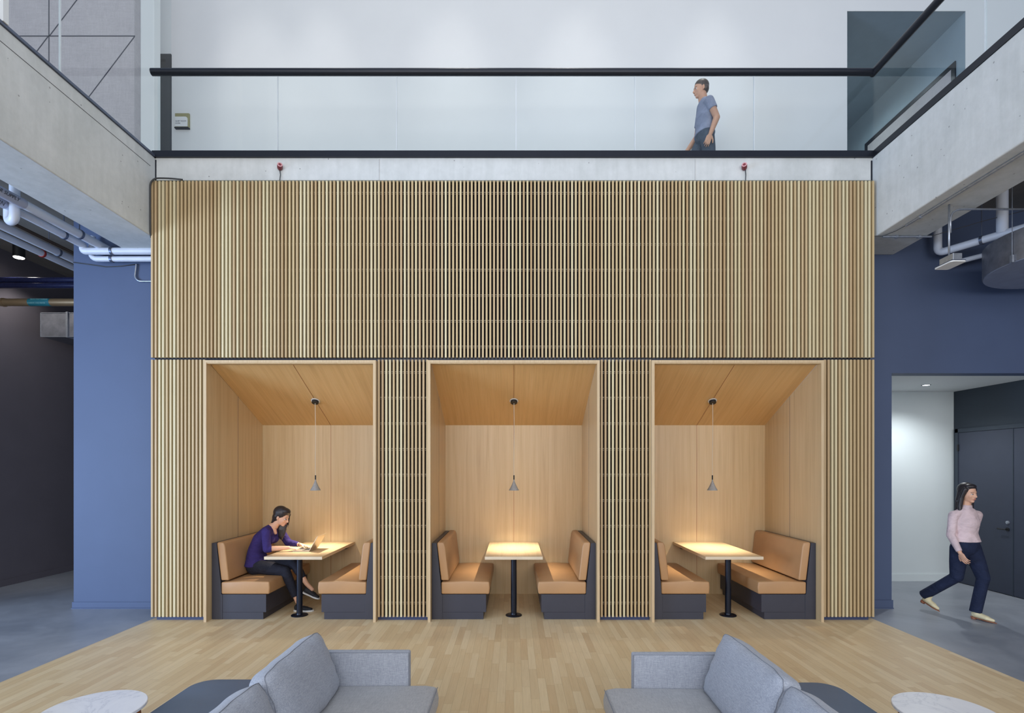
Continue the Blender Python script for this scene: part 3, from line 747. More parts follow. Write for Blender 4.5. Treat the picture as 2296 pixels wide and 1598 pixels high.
p = pipe('insulated_pipe', 'white insulated pipe beside the supply pipe, turning down against the blue wall', [(-5.46, -4.5, 4.65), (-5.46, .40, 4.65), (-5.46, .40, 4.575), (-4.1, .40, 4.575)], .043, M['pipewhite'], rad=.06,
         clamps=[((-5.46, .11, 4.65), (0,1,0), M['clamp']), ((-5.09, .40, 4.575), (1,0,0), M['clamp'])], group='left ceiling pipes')
obj('label_wrap', MB().tube([(-5.46, -2.0, 4.65), (-5.46, -.64, 4.65)], .048, 20), M['pipelabel'], p, smooth=True, auto=50)
text('lettering', 'RETURN', .06, M['print'], p, V((-5.46, -.92, 4.63))+nn*.052, (0,1,0), nn)
obj('hanger', MB().tube([(-5.46, .11, 4.70), (-5.46, .11, 5.2)], .006, 8), M['clamp'], p)
pipe('insulated_pipe', 'thinner white pipe running level under the beam, lower of the level pair', [(-5.42, .50, 4.8), (-5.42, .47, 4.503), (-4.1, .47, 4.503)], .034, M['pipewhite'], rad=.1, clamps=[((-5.15, .47, 4.503), (1,0,0), M['clamp'])], group='left ceiling pipes')
pipe('pipe_trap', 'white U-shaped pipe bend hanging below the labelled pipes', [(-5.50, -.55, 4.66), (-5.50, -.55, 4.50), (-5.37, -.62, 4.50), (-5.37, -.62, 5.19)], .046, M['pipewhite'], rad=.065)
pipe('insulated_pipe', 'white ceiling pipe with grey clamp over the left passage', [(-6.29, -3.5, 4.8), (-6.29, 5, 4.8)], .049, M['pipewhite'], clamps=[((-6.29, .99, 4.8), (0,1,0), M['clamp'])], group='left ceiling pipes')
pipe('insulated_pipe', 'white ceiling pipe with red clamp over the left passage', [(-6.54, -3.5, 4.8), (-6.54, 5, 4.8)], .044, M['pipewhite'], clamps=[((-6.54, 1.03, 4.8), (0,1,0), M['redclamp'])], group='left ceiling pipes')
pipe('thin_pipe', 'thin brown pipe running above the white passage pipes', [(-6.40, -3.5, 4.95), (-6.40, 5, 4.95)], .022, M['brownpipe'], clamps=[((-6.40, -.2, 4.95), (0,1,0), M['brownpipe']), ((-6.40, .1, 4.95), (0,1,0), M['brownpipe'])])
for i, (z, y) in enumerate(((4.635, 1.60), (4.545, 1.58))):
    pipe('navy_pipe', 'glossy navy pipe crossing the left passage, %s of the pair' % ('upper', 'lower')[i], [(-7.87, y, z), (-5.4, y, z)], .042, M['navypipe'], group='navy cross pipes')
p = pipe('copper_pipe', 'bronze-coloured pipe with teal label crossing the left passage', [(-7.87, 1.58, 4.295), (-5.4, 1.58, 4.295)], .055, M['bronze'], clamps=[((-7.60, 1.58, 4.295), (1,0,0), M['bronze'])])
obj('label_band', MB().tube([(-7.21, 1.58, 4.295), (-6.89, 1.58, 4.295)], .0565, 20), M['teal'], p, smooth=True, auto=50)
nn = V((0, -.93, -.36)).normalized()
text('lettering', 'DOMESTIC COLD WATER', .023, M['tealtext'], p, V((-7.20, 1.58, 4.288))+nn*.057+V((0,-.002,-.006)), (1,0,0), nn)
nn = V((0, -.95, .30)).normalized()
text('lettering', 'DOMESTIC COLD WATER', .022, M['tealtext'], p, V((-6.90, 1.58, 4.295))+nn*.057+V((0,-.002,.02)), (-1,0,0), nn)
t = thing('rectangular_duct', 'galvanised rectangular air duct high in the left passage', 'duct', (-6.7, 2.8, 3.93))
obj('duct_body', MB().box(-7.57, -5.9, 2.17, 3.6, 3.93, 4.31), M['duct'], t)
obj('flange', MB().box(-7.16, -7.13, 2.15, 3.6, 3.915, 4.325), M['steel'], t)
obj('corner_bead', MB().box(-7.58, -5.9, 2.165, 2.18, 3.925, 3.935).box(-7.58, -5.9, 2.165, 2.18, 4.305, 4.315).box(-7.58, -7.57, 2.165, 2.18, 3.93, 4.31), M['steel'], t)
t = thing('can_light', 'black cylinder spotlight on the ceiling over the left passage', 'light', (-7.45, 1.66, 5.0))
obj('housing', MB().lathe([(.073, 4.995), (.073, 5.2)], (-7.45, 1.66, 0), 28), M['black'], t, smooth=True, auto=40)
obj('lens', MB().lathe([(.062, 4.988), (.066, 4.995)], (-7.45, 1.66, 0), 28), M['canglow'], t)
L = bpy.data.lights.new('can', 'SPOT'); L.energy = 60; L.spot_size = R(100); L.spot_blend = .6; L.shadow_soft_size = .05; L.color = (1, .95, .88)
lo = bpy.data.objects.new('can_lamp', L); link(lo, t, (-7.45, 1.66, 4.97)); lo.rotation_euler = (R(25), 0, 0)
L = bpy.data.lights.new('passage', 'SPOT'); L.energy = 55; L.spot_size = R(70); L.spot_blend = .8; L.shadow_soft_size = .05; L.color = (1, .95, .88)
# conduits
pipe('conduit', 'thin steel conduit bending right, on the blue pier', [(-4.90, .56, 4.47), (-4.92, .56, 4.30), (-4.87, .56, 4.25), (-4.1, .56, 4.25)], .011, M['steel'], rad=.1, cat='conduit')
o = obj('wall_cable', MB().tube([(-5.73, .572, 4.50), (-5.55, .57, 4.475), (-5.3, .57, 4.44), (-5.1, .57, 4.45), (-4.9, .57, 4.475)], .006, 8), M['cable'], None, smooth=True); tag(o, 'sagging dark cable pinned across the top of the blue pier', 'cable')
o = obj('cable', MB().tube(bent([(-3.95, .0, 5.264), (-4.10, -.015, 5.272), (-4.324, -.02, 5.272), (-4.324, -.02, 4.95), (-4.322, -.02, 4.62), (-4.34, .02, 4.58)], .15, 10), .009, 10), M['cable'], None, smooth=True)
tag(o, 'black cable looping round the top left corner of the slatted screen', 'cable')

# ================================================================ SERVICES (right)
pipe('conduit', 'grey conduit clipped lengthwise under the right concrete beam', [(4.466, -.29, 4.585), (4.466, -5, 4.585)], .013, M['steel'], cat='conduit', clamps=[((4.466, -.5, 4.585), (0,1,0), M['steel'])], group='right beam conduits')
pipe('conduit', 'short grey conduit crossing the underside of the right beam', [(4.40, 0, 4.585), (4.98, 0, 4.585)], .013, M['steel'], cat='conduit', clamps=[((4.56, 0, 4.585), (1,0,0), M['steel']), ((4.83, 0, 4.585), (1,0,0), M['steel'])], group='right beam conduits')
o = obj('thin_wire', MB().tube([(4.31, .02, 4.6), (4.40, 0, 4.59), (4.45, -.15, 4.585), (4.466, -.29, 4.586)], .004, 6), M['cable']); tag(o, 'thin wire linking the two conduits under the right beam', 'cable')
o = obj('long_wire', MB().tube([(4.98, 0, 4.59), (5.5, -.1, 4.72), (6.5, -.2, 4.95)], .004, 6), M['cable']); tag(o, 'long thin wire rising from the short conduit toward the drum duct', 'cable')
t = thing('emergency_light', 'small square light fixture hanging from a conduit under the right beam', 'light', (4.59, -.75, 3.955))
obj('junction_box', MB().box(4.545, 4.64, -.84, -.66, 3.975, 4.05), M['steel'], t, bevel=.004)
obj('lens', MB().prism(rrect(4.51, 4.67, -.865, -.625, .03, 4), 'z', 3.952, 3.966), M['whiteplastic'], t, bevel=.004)
obj('backplate', MB().box(4.517, 4.665, -.855, -.635, 3.966, 3.976), M['clamp'], t)
obj('drop_rod', MB().tube([(4.585, -.74, 4.05), (4.585, -.74, 4.60)], .0095, 12), M['steel'], t, smooth=True)
obj('conduit_arm', MB().tube(bent([(4.598, -.74, 4.30), (4.60, -.74, 4.55), (6.3, -.74, 4.55)], .14), .010, 12), M['steel'], t, smooth=True)
p = pipe('white_pipe', 'white pipe dropping from the ceiling and running diagonally behind the fixture', [(5.40, .43, 5.19), (5.40, .43, 4.56), (5.715, -.12, 4.56), (6.2, -.95, 4.56)], .045, M['pipewhite'], rad=.08, clamps=[((5.62, .045, 4.56), (.5,-.866,0), M['clamp'])])
obj('hanger', MB().tube([(5.62, .045, 4.61), (5.62, .045, 5.2)], .006, 8), M['clamp'], p)
pipe('white_pipe', 'thick vertical white pipe standing above the round duct', [(5.715, -.12, 5.2), (5.715, -.12, 4.57)], .056, M['pipewhite'])
pipe('white_pipe', 'thinner white pipe passing low behind the round duct', [(5.52, .45, 4.42), (5.9, .36, 4.50), (6.6, .2, 4.66)], .03, M['pipewhite'], rad=.2)
t = thing('round_duct', 'large foil-wrapped drum duct with flat underside at upper right', 'duct', (6.27, -.45, 4.07))
obj('drum', MB().lathe([(.785, 4.07), (.79, 4.085), (.79, 4.40)], (6.22, -.47, 0), 64), M['duct'], t, smooth=True, auto=40)
obj('bottom_panel', MB().lathe([(.78, 4.063), (.78, 4.07)], (6.22, -.47, 0), 64), M['ductbottom'], t)
a_ = R(203)
sxp, syp = 6.22+.795*math.cos(a_), -.47+.795*math.sin(a_)
obj('strap', MB().tube([(sxp, syp, 4.06), (sxp, syp, 4.42)], .016, 8).tube([(6.22+.795*math.cos(R(a)), -.47+.795*math.sin(R(a)), 4.085) for a in range(203, 270, 6)], .008, 6), M['steel'], t)
a_ = R(186); sxp, syp = 6.22+.80*math.cos(a_), -.47+.80*math.sin(a_)
obj('hanger_wire', MB().tube([(sxp, syp, 4.08), (sxp, syp, 5.2)], .004, 6).box(sxp-.015, sxp+.01, syp-.015, syp+.015, 4.06, 4.14), M['steel'], t)
obj('rivet_tab', MB().box(5.66, 5.685, -1.05, -1.03, 4.14, 4.19).box(5.66, 5.685, -1.05, -1.03, 4.28, 4.33), M['steel'], t)
t = thing('recessed_light', 'small recessed downlight in the white ceiling of the right opening', 'light', (6.13, 1.56, ZO-.01))
obj('trim_ring', MB().lathe([(.06, -.004), (.06, .002), (.045, .002), (.045, -.004)], (6.13, 1.56, ZO), 28, closed=True), M['railblack'], t)
obj('lens', MB().lathe([(.044, -.003), (.044, -.001)], (6.13, 1.56, ZO), 28), M['downglow'], t)
L = bpy.data.lights.new('alcove', 'SPOT'); L.energy = 95; L.spot_size = R(140); L.spot_blend = .9; L.shadow_soft_size = .05; L.color = (.95, .98, 1)
lo = bpy.data.objects.new('alcove_lamp', L); link(lo, t, (6.13, 1.56, ZO-.03))
t = thing('door_stop', 'small dark door stop on the floor by the pale alcove wall', 'door stop', (5.27, 2.2, 0))
obj('cap', MB().lathe([(.028, .002), (.028, .02), (.018, .04), (.004, .046)], (5.27, 2.2, 0)), M['black'], t)
# fire alarm strobes
for sx_, lb in ((-2.83, 'round red alarm sounder on the concrete band, left of centre'), (2.79, 'round red alarm sounder on the concrete band, right of centre')):
    z = 5.455; t = thing('alarm_sounder', lb, 'alarm', (sx_, .05, z), 'red alarm sounders')
    ax = V((-sx_*.16, -1, .25)); 
    obj('body', MB().lathe([(.022, 0), (.031, .02), (.032, .055), (.030, .072)], (sx_, .09, z-.015), 24, axis=ax), M['alarm'], t, smooth=True, auto=40)
    axn = ax.normalized()
    obj('face_ring', MB().lathe([(.029, .072), (.029, .078), (.017, .078), (.017, .072)], (sx_, .09, z-.015), 24, axis=ax, closed=True), M['alarmring'], t)
    obj('cable', MB().tube([(sx_+.006, .075, z-.03), (sx_+.012, .078, z-.09), (sx_+.004, .07, z-.19)], .005, 8), M['cable'], t, smooth=True)

# ================================================================ PEOPLE
def basis(f, roll_up=(0,0,1)):
    f = V(f).normalized(); r = f.cross(V(roll_up)).normalized(); u = r.cross(f).normalized(); return f, r, u
def HP(c, B, f, r, u): return V(c) + B[0]*f + B[1]*r + B[2]*u
def head(mb, c, B, k=1.0):
    P = lambda f, r, u: HP(c, B, f*k, r*k, u*k); F, Rr, U = B
    E = lambda p, rf, rr, ru: mb.ell(P(*p), (rf*k, rr*k, ru*k), (F, Rr, U), 24, 16)
    E((-.012, 0, .035), .092, .073, .082)            # cranium
    E((.020, 0, -.020), .070, .062, .085)            # face
    E((.012, 0, -.068), .062, .050, .040)            # jaw
    E((.056, 0, -.093), .024, .024, .018)            # chin
    E((.068, 0, .020), .020, .044, .018)             # brow
    for s_ in (-1, 1):
        E((.052, s_*.034, -.030), .028, .022, .026)  # cheeks
        E((-.008, s_*.072, -.012), .016, .007, .028) # ears
        E((-.002, s_*.069, -.034), .009, .006, .010)
        mb.ell(P(.092, s_*.009, -.040), (.009*k, .008*k, .007*k), B)
    mb.cap(P(.084, 0, .004), P(.103, 0, -.034), .007*k, .010*k)   # nose
    E((.082, 0, -.062), .012, .022, .007)            # lips
    E((.080, 0, -.071), .012, .018, .007)
def face_parts(c, B, parent, k=1.0, lip=True):
    hm = M['hair'] if lip else M['hair_b']
    P = lambda f, r, u: HP(c, B, f*k, r*k, u*k); F, Rr, U = B
    for s_ in (-1, 1):
        e = obj('eye', MB().ell(P(.0745, s_*.031, -.005), (.0125*k, .014*k, .0058*k), B), M['eyew'], parent, smooth=True)
        obj('iris', MB().ell(P(.083, s_*.031, -.005), (.0055*k, .006*k, .006*k), B), M['iris'], e, smooth=True)
        obj('eyebrow', MB().cap(P(.084, s_*.018, .021), P(.074, s_*.046, .017), .0030*k, .002*k), hm, parent, smooth=True)
        obj('eyelid', MB().cap(P(.086, s_*.020, .001), P(.079, s_*.043, .001), .0022*k, .002*k), M['hair'], parent, smooth=True)
    if lip:
        obj('lips', MB().ell(P(.0865, 0, -.0625), (.009*k, .021*k, .0045*k), B).ell(P(.085, 0, -.070), (.009*k, .016*k, .005*k), B), M['lip'], parent, smooth=True)
def hand(mb, w, d, n, side, curl=25, k=1.0, spread=2.4):
    w = V(w); d = V(d).normalized(); n = V(n); n = (n-d*n.dot(d)).normalized(); ac = d.cross(n)*side
    mb.ecap(w, w+d*.03*k, .022*k, .016*k, .032*k, .015*k, ac)
    mb.ecap(w+d*.03*k, w+d*.075*k, .036*k, .014*k, .038*k, .012*k, ac)
    L = [(.058, .030), (.072, .0105), (.068, -.009), (.052, -.028)]
    for i, (ln, o) in enumerate(L):
        ang = R(spread*(1.5-i)); dd = (d*math.cos(ang)+ac*math.sin(ang)).normalized(); p = w+d*.082*k+ac*o*k
        c_ = 0; rr = .0082*k
        for j, fr in enumerate((.42, .32, .26)):
            c_ += R(curl*(.7, 1.0, .8)[j]*(1+.1*i)); dr = dd*math.cos(c_)-n*math.sin(c_); q = p+dr*ln*fr*k*1.05
            mb.cap(p, q, rr, rr*.9, 12); p = q; rr *= .9
    p = w+d*.022*k+ac*.026*k; dr = (d*.62+ac*.72-n*.25).normalized(); q = p+dr*.042*k; mb.cap(p, q, .0125*k, .0098*k, 12)
    dr = (d*.88+ac*.38-n*.30).normalized(); q2 = q+dr*.03*k; mb.cap(q, q2, .0098*k, .0085*k, 12)
def shoe(name, heel, toe, up, mat, solemat, parent, w=.042, heel_h=0, heelmat=None):
    heel = V(heel); toe = V(toe); d = (toe-heel); L = d.length; d.normalize(); up = V(up); up = (up-d*up.dot(d)).normalized(); sd = d.cross(up)
    m = MB(); A = lambda f, u: heel+d*L*f+up*u
    m.ecap(A(.14, .045), A(.30, .045), w*.80, .040, w*.85, .040, sd)
    m.ecap(A(.30, .040), A(.62, .032), w*.85, .036, w*1.05, .028, sd)
    m.ecap(A(.60, .030), A(.86, .024), w*1.05, .026, w*(.75 if heel_h == 0 else .4), .018, sd)
    if heel_h: m.ecap(A(.22, .05), A(.17, .15), .038, .040, .040, .046, sd, f1=1)
    o = obj(name, m, mat, parent, remesh=.006, sm=4)
    s_ = MB(); ring = []
    prof = [(.0, .0), (.02, .6), (.10, .85), (.3, .82), (.5, .9), (.68, 1.05), (.85, .85), (.95, .5), (1.0, .0)]
    if heel_h: prof = [(.0, .0), (.02, .5), (.10, .75), (.3, .7), (.5, .8), (.68, 1.0), (.85, .65), (.95, .25), (1.0, .0)]
    top = []; bot = []
    for f, ww in prof: top.append((f, ww)); 
    loop = [(f, ww) for f, ww in prof] + [(f, -ww) for f, ww in prof[::-1][1:-1]]
    vs = [A(f, .018 if not heel_h else .007)+sd*ww*w*(1.06 if not heel_h else .9) for f, ww in loop]+[A(f, 0)+sd*ww*w*(1.06 if not heel_h else .9) for f, ww in loop]; nn_ = len(loop)
    fs = [tuple(range(nn_)), tuple(range(nn_, 2*nn_))[::-1]]+[(i, (i+1) % nn_, (i+1) % nn_+nn_, i+nn_)[::-1] for i in range(nn_)]
    obj('sole', MB().add(vs, fs), solemat, o)
    if heel_h: obj('heel', MB().ecap(A(.13, .004), A(.13, -heel_h*.62), .030, .028, .026, .026, sd, f0=1, f1=1), heelmat, o, smooth=True)
    return o

# ---- seated woman --------------------------------------------------
P1 = thing('person', 'seated woman in purple sweater and black trousers typing at a laptop', 'person', (-3.2, .56, .46))
yc = .56
hd = V((-3.015, yc, 1.195)); B1 = basis((.92, -.10, -.36))
def torso1(m, g):
    m.ecap((-3.33, yc, .575), (-3.35, yc, .66), .155+g, .115+g, .135+g, .095+g, (0,1,0), 28)
    m.ecap((-3.35, yc, .66), (-3.335, yc, .76), .135+g, .095+g, .128+g, .088+g, (0,1,0), 28)
    m.ecap((-3.335, yc, .76), (-3.26, yc, .90), .128+g, .088+g, .145+g, .098+g, (0,1,0), 28)
    m.ecap((-3.26, yc, .90), (-3.19, yc, .985), .145+g, .098+g, .140+g, .080+g, (0,1,0), 28)
    m.ecap((-3.19, yc, .985), (-3.165, yc, 1.02), .140+g, .080+g, .105+g, .062+g, (0,1,0), 28)
    for s_ in (-1, 1): m.ell((-3.185+.035, yc+s_*.062, .91), (.062+g, .058+g, .058+g))
SHn, ELn, WRn = V((-3.135, .385, 1.015)), V((-3.115, .365, .805)), V((-2.875, .455, .808))
SHf, ELf, WRf = V((-3.13, .735, 1.015)), V((-3.03, .80, .825)), V((-2.80, .66, .815))
bd = MB(); torso1(bd, 0)
bd.chain([(-3.165, yc, 1.03), (-3.09, yc, 1.10), (-3.05, yc, 1.15)], [.056, .050, .048], 20)
for sh, el, wr in ((SHn, ELn, WRn), (SHf, ELf, WRf)):
    bd.cap(V((-3.18, yc, 1.0)).lerp(sh, .55), sh, .058, .050); bd.chain([sh, el], [.044, .038]); bd.chain([el, el.lerp(wr, .35), wr], [.036, .034, .0225])
bd_d = V((.96, .12, -.16))
hand(bd, WRn, (.97, .16, -.14), (.12, -.15, 1), -1, 24); hand(bd, WRf, (.96, -.02, -.18), (.15, .05, 1), 1, 20)
# legs
HPn, KNn, ANn = V((-3.30, .475, .565)), V((-2.905, .47, .565)), V((-2.76, .44, .125))
HPf, KNf, ANf = V((-3.30, .645, .570)), V((-2.865, .56, .665)), V((-2.665, .50, .335))
KNn = V((-2.92, .455, .51))
KNf = V((-2.86, .53, .625))
for hp, kn, an in ((HPn, KNn, ANn), (HPf, KNf, ANf)):
    bd.chain([hp, hp.lerp(kn, .5), kn], [.078, .070, .050]); bd.chain([kn, kn.lerp(an, .35), an], [.048, .048, .028])
bd.cap(ANn, ANn+V((.05, 0, -.05)), .028, .026); bd.cap(ANf, ANf+V((.07, 0, -.07)), .028, .025)
head(bd, hd, B1)
body = obj('body', bd, M['skin'], P1, remesh=.0042, sm=3)
face_parts(hd, B1, P1)
sw = MB(); torso1(sw, .012)
for sh, el, wr in ((SHn, ELn, WRn), (SHf, ELf, WRf)):
    sw.cap(V((-3.18, yc, .99)).lerp(sh, .5), sh, .064, .060, 20)
    sw.chain([sh, sh.lerp(el, .5), el], [.060, .053, .050], 20)
fa = ELn.lerp(WRn, .22); sw.chain([ELn, fa], [.050, .043], 20, f1=1)
fb = ELf.lerp(WRf, .80); sw.chain([ELf, ELf.lerp(WRf, .4), fb], [.050, .042, .032], 20, f1=1)
sw.ecap((-3.335, yc, .565), (-3.335, yc, .66), .184, .142, .160, .118, (0,1,0), 28, f0=1)
o = obj('sweater', sw, M['navyknit'], P1, remesh=.0065, sm=5)
# neckline skin wedge
obj('neckline', MB().ecap((-3.11, yc-.012, 1.055), (-3.085, yc-.02, .985), .052, .022, .020, .020, (0,1,0)).ecap((-3.135, yc, 1.062), (-3.09, yc, 1.06), .055, .03, .045, .026, (0,1,0)), M['skin'], P1, remesh=.005, sm=4)
tr = MB(); tr.ecap((-3.33, yc, .56), (-3.34, yc, .60), .170, .125, .160, .118, (0,1,0), 28)
for hp, kn, an, en in ((HPn, KNn, ANn, .84), (HPf, KNf, ANf, .74)):
    tr.chain([hp, hp.lerp(kn, .5), kn], [.092, .083, .064], 20); e = kn.lerp(an, en); tr.chain([kn, kn.lerp(an, .4), e], [.062, .058, .046], 20, f1=1)
obj('trousers', tr, M['darkpants'], P1, remesh=.0065, sm=5)
hr = MB(); P = lambda f, r, u: HP(hd, B1, f, r, u)
Fr = 1 if B1[1].y > 0 else -1
hr.ell(P(-.024, 0, .046), (.100, .085, .090), B1, 24, 16)
hr.ell(P(.022, 0, .088), (.066, .070, .042), B1, 24, 16)
hr.ell(P(.050, Fr*.012, .066), (.034, .056, .030), B1, 24, 16)
hr.ell(P(-.050, 0, -.02), (.060, .076, .075), B1, 24, 16)
hr.ecap(P(-.055, 0, .0), P(-.062, .0, -.095), .074, .048, .056, .034, B1[1])
hr.ecap(P(-.062, 0, -.09), P(-.088, Fr*.01, -.135), .056, .032, .040, .016, B1[1])
hr.ecap(P(-.02, -Fr*.066, .045), P(-.045, -Fr*.066, -.01), .016, .035, .016, .024, B1[1])
# far side: a curtain of hair falling from the temple and cheek to the chest
hr.ecap(P(.030, Fr*.062, .055), P(.010, Fr*.070, -.045), .022, .052, .020, .056, B1[1])
rows = [(.062, .068, .030, -2.952, .50), (.052, .070, -.02, -2.968, .47), (.036, .072, -.04, -2.985, .62), (.018, .072, -.05, -3.003, .78), (.0, .070, -.05, -3.022, .92), (-.018, .066, -.05, -3.040, .99), (-.034, .06, -.05, -3.058, .95)]
for i, (f_, r_, u_, xb, ln) in enumerate(rows):
    a = P(f_, Fr*r_, u_); zb = 1.20-ln*.325; mid = V(((a.x+xb)/2+.004*(i % 2), a.y-.004*i, (a.z+zb)/2)); e = V((xb, .612+.004*(i % 3), zb))
    hr.chain([a, mid, e.lerp(mid, .35), e], [(.012, .016, .018, .022, .024, .024, .022)[i], (.007, .008, .013, .020, .025, .026, .024)[i], (.004, .005, .010, .017, .022, .024, .020)[i], .003], 10)
obj('hair', hr, M['hair'], P1, remesh=.0048, sm=4)
shoe('shoe', (-2.80, .435, .0048), (-2.545, .425, .0048), (0,0,1), M['shoe'], M['sole'], P1)
shoe('shoe', (-2.715, .50, .225), (-2.50, .50, .135), (.38,0,.92), M['shoe'], M['sole'], P1)
obj('bracelet', MB().lathe([(.026, -.004), (.028, 0), (.026, .004), (.023, 0)], WRf-V((.02, -.01, 0)), 20, axis=(.9, -.3, 0), closed=True), M['blackmetal'], P1)

# ---- walking woman --------------------------------------------------
P2 = thing('person', 'dark-haired woman walking in blush sweater, navy trousers and cream boots', 'person', (5.55, .2, 0))
f2 = V((.08, -1, 0)).normalized(); r2 = V((f2.y*-1*-1, -f2.x, 0)); r2 = f2.cross(V((0,0,1)))   # her right
C2 = V((5.575, .22, 0))
def W(f, r, z): return V((C2.x, C2.y, 0)) + f2*f + r2*r + V((0,0,z))
def torso2(m, g):
    if g == 0: m.ecap(W(0,0,.84), W(0,0,.93), .150+g, .105+g, .145+g, .098+g, r2, 28)
    m.ecap(W(0,0,.925), W(.005,0,1.03), .145+g*2, .098+g*2, .118+g, .085+g, r2, 28, f0=1 if g else 0)
    m.ecap(W(.005,0,1.03), W(.01,0,1.16), .118+g, .085+g, .140+g, .095+g, r2, 28)
    m.ecap(W(.01,0,1.16), W(.005,0,1.275), .140+g, .095+g, .115+g, .062+g, r2, 28)
    m.ell(W(.030, 0, 1.15), (.125+g, .082+g, .095+g), (r2, f2, V((0,0,1))))
SR, ER, WR_ = W(.0,.158,1.245), W(-.0,.195,1.00), W(.12,.19,.80)
SL, EL, WL_ = W(.0,-.158,1.245), W(-.09,-.185,1.01), W(-.06,-.20,.79)
bd = MB(); torso2(bd, 0)
bd.chain([W(0,0,1.31), W(.012,0,1.39), W(.02,0,1.43)], [.056, .048, .048], 20)
for s_, e_, w_ in ((SR, ER, WR_), (SL, EL, WL_)):
    bd.cap(W(0,0,1.27).lerp(s_, .5), s_, .056, .050); bd.chain([s_, e_], [.043, .036]); bd.chain([e_, e_.lerp(w_, .35), w_], [.035, .033, .022])
dR = (WR_-ER).normalized(); dL = (WL_-EL).normalized()
hand(bd, WR_, dR+f2*.1, r2, 1, 22); hand(bd, WL_, dL, -r2, -1, 24)
HR, KR, AR = W(-.0,.085,.84), W(-.03,.09,.475), W(-.31,.085,.145)      # rear (her right) leg
HL, KL, AL = W(.02,-.085,.84), W(.16,-.06,.48), W(.30,-.03,.10)     # front leg
AR = V((5.298, .535, .180)); KR = V((5.45, .20, .49)); AL = V((5.573, .078, .085)); KL = V((5.66, .07, .50))
HR = W(-.0,.085,.84); HL = W(.0,-.085,.84)
for h_, k_, a_ in ((HR, KR, AR), (HL, KL, AL)):
    bd.chain([h_, h_.lerp(k_, .5), k_], [.080, .070, .050]); bd.chain([k_, k_.lerp(a_, .35), a_], [.050, .050, .030])
hd2 = W(.03, 0, 1.515); B2 = basis((f2.x+.12, f2.y, -.06)); head(bd, hd2, B2)
obj('body', bd, M['skin'], P2, remesh=.0045, sm=3); face_parts(hd2, B2, P2)
sw = MB(); torso2(sw, .014); sw.ecap(W(.005,0,1.29), W(.012,0,1.375), .075, .060, .056, .056, r2, f1=1)
for s_, e_, w_ in ((SR, ER, WR_), (SL, EL, WL_)):
    sw.cap(W(0,0,1.27).lerp(s_, .45), s_, .058, .054, 20); sw.chain([s_, s_.lerp(e_, .5), e_], [.054, .049, .046], 20); sw.chain([e_, e_.lerp(w_, .5), e_.lerp(w_, .92)], [.046, .039, .032], 20, f1=1)
obj('sweater', sw, M['pinkknit'], P2, remesh=.007, sm=5)
tr = MB(); tr.ecap(W(0,0,.84), W(0,0,.92), .162, .118, .158, .110, r2, 28)
for h_, k_, a_ in ((HR, KR, AR), (HL, KL, AL)):
    tr.chain([h_, h_.lerp(k_, .5), k_], [.094, .086, .070], 20); tr.chain([k_, k_.lerp(a_, .5), k_.lerp(a_, 1.0)], [.066, .063, .062], 20, f1=1)
obj('trousers', tr, M['navypants'], P2, remesh=.007, sm=5)
hr = MB(); P = lambda f, r, u: HP(hd2, B2, f, r, u)
hr.ell(P(-.024, 0, .046), (.096, .084, .088), B2, 24, 16); hr.ell(P(.025, 0, .086), (.058, .066, .036), B2)
hr.ecap(P(-.045, 0, .02), P(-.07, 0, -.12), .082, .055, .085, .045, B2[1])
for s_ in (-1, 1):
    hr.chain([P(.02, s_*.068, .05), P(-.01, s_*.078, -.05), P(-.02, s_*.085, -.16), P(.0, s_*.095, -.26)], [.028, .026, .028, .016])
hr.ecap(P(-.07, 0, -.10), P(-.085, 0, -.24), .090, .035, .070, .022, B2[1])
obj('hair', hr, M['hair'], P2, remesh=.006, sm=4)
shoe('ankle_boot', (5.555, .125, .022), (5.655, -.12, .004), (0,0,1), M['cream'], M['heel'], P2, w=.040, heel_h=.035, heelmat=M['heel'])
shoe('ankle_boot', (5.285, .56, .115), (5.375, .37, .012), (.2,-.3,.9), M['cream'], M['heel'], P2, w=.040, heel_h=.035, heelmat=M['heel'])

# ---- man on the gallery ---------------------------------------------
P3 = thing('person', 'man in grey-blue shirt walking left behind the balcony glass', 'person', (2.66, 1.0, ZU))
f3 = V((-1, 0, 0)); r3 = f3.cross(V((0,0,1)))
def G(f, r, z): return V((2.635, 1.0, ZU)) + (f3*f + r3*r + V((0,0,z)))*.955
def torso3(m, g):
    if g == 0: m.ecap(G(0,0,.92), G(0,0,1.02), .155+g, .105+g, .155+g, .105+g, r3, 28)
    m.ecap(G(0,0,1.06), G(-.01,0,1.2), .155+g, .105+g, .165+g, .11+g, r3, 28)
    m.ecap(G(-.01,0,1.2), G(.0,0,1.37), .165+g, .11+g, .150+g, .085+g, r3, 28)
    m.ecap(G(0,0,1.37), G(.005,0,1.42), .150+g, .085+g, .09+g, .06+g, r3, 28)
bd = MB(); torso3(bd, 0)
bd.chain([G(.005,0,1.41), G(.025,0,1.49), G(.035,0,1.55)], [.070, .061, .060], 20)
arms = []
for sgn, fe, fw in ((1, .05, .20), (-1, -.07, .00)):
    s_ = G(0, sgn*.19, 1.335); e_ = G(fe-.02, sgn*.225, 1.075); w_ = G(fw, sgn*.225, .84); arms.append((s_, e_, w_, sgn))
    bd.cap(G(0,0,1.37).lerp(s_, .55), s_, .064, .056); bd.chain([s_, e_], [.052, .042]); bd.chain([e_, e_.lerp(w_, .35), w_], [.042, .039, .027]); hand(bd, w_, (w_-e_).normalized(), r3*sgn, sgn, 24, 1.08)
legs = []
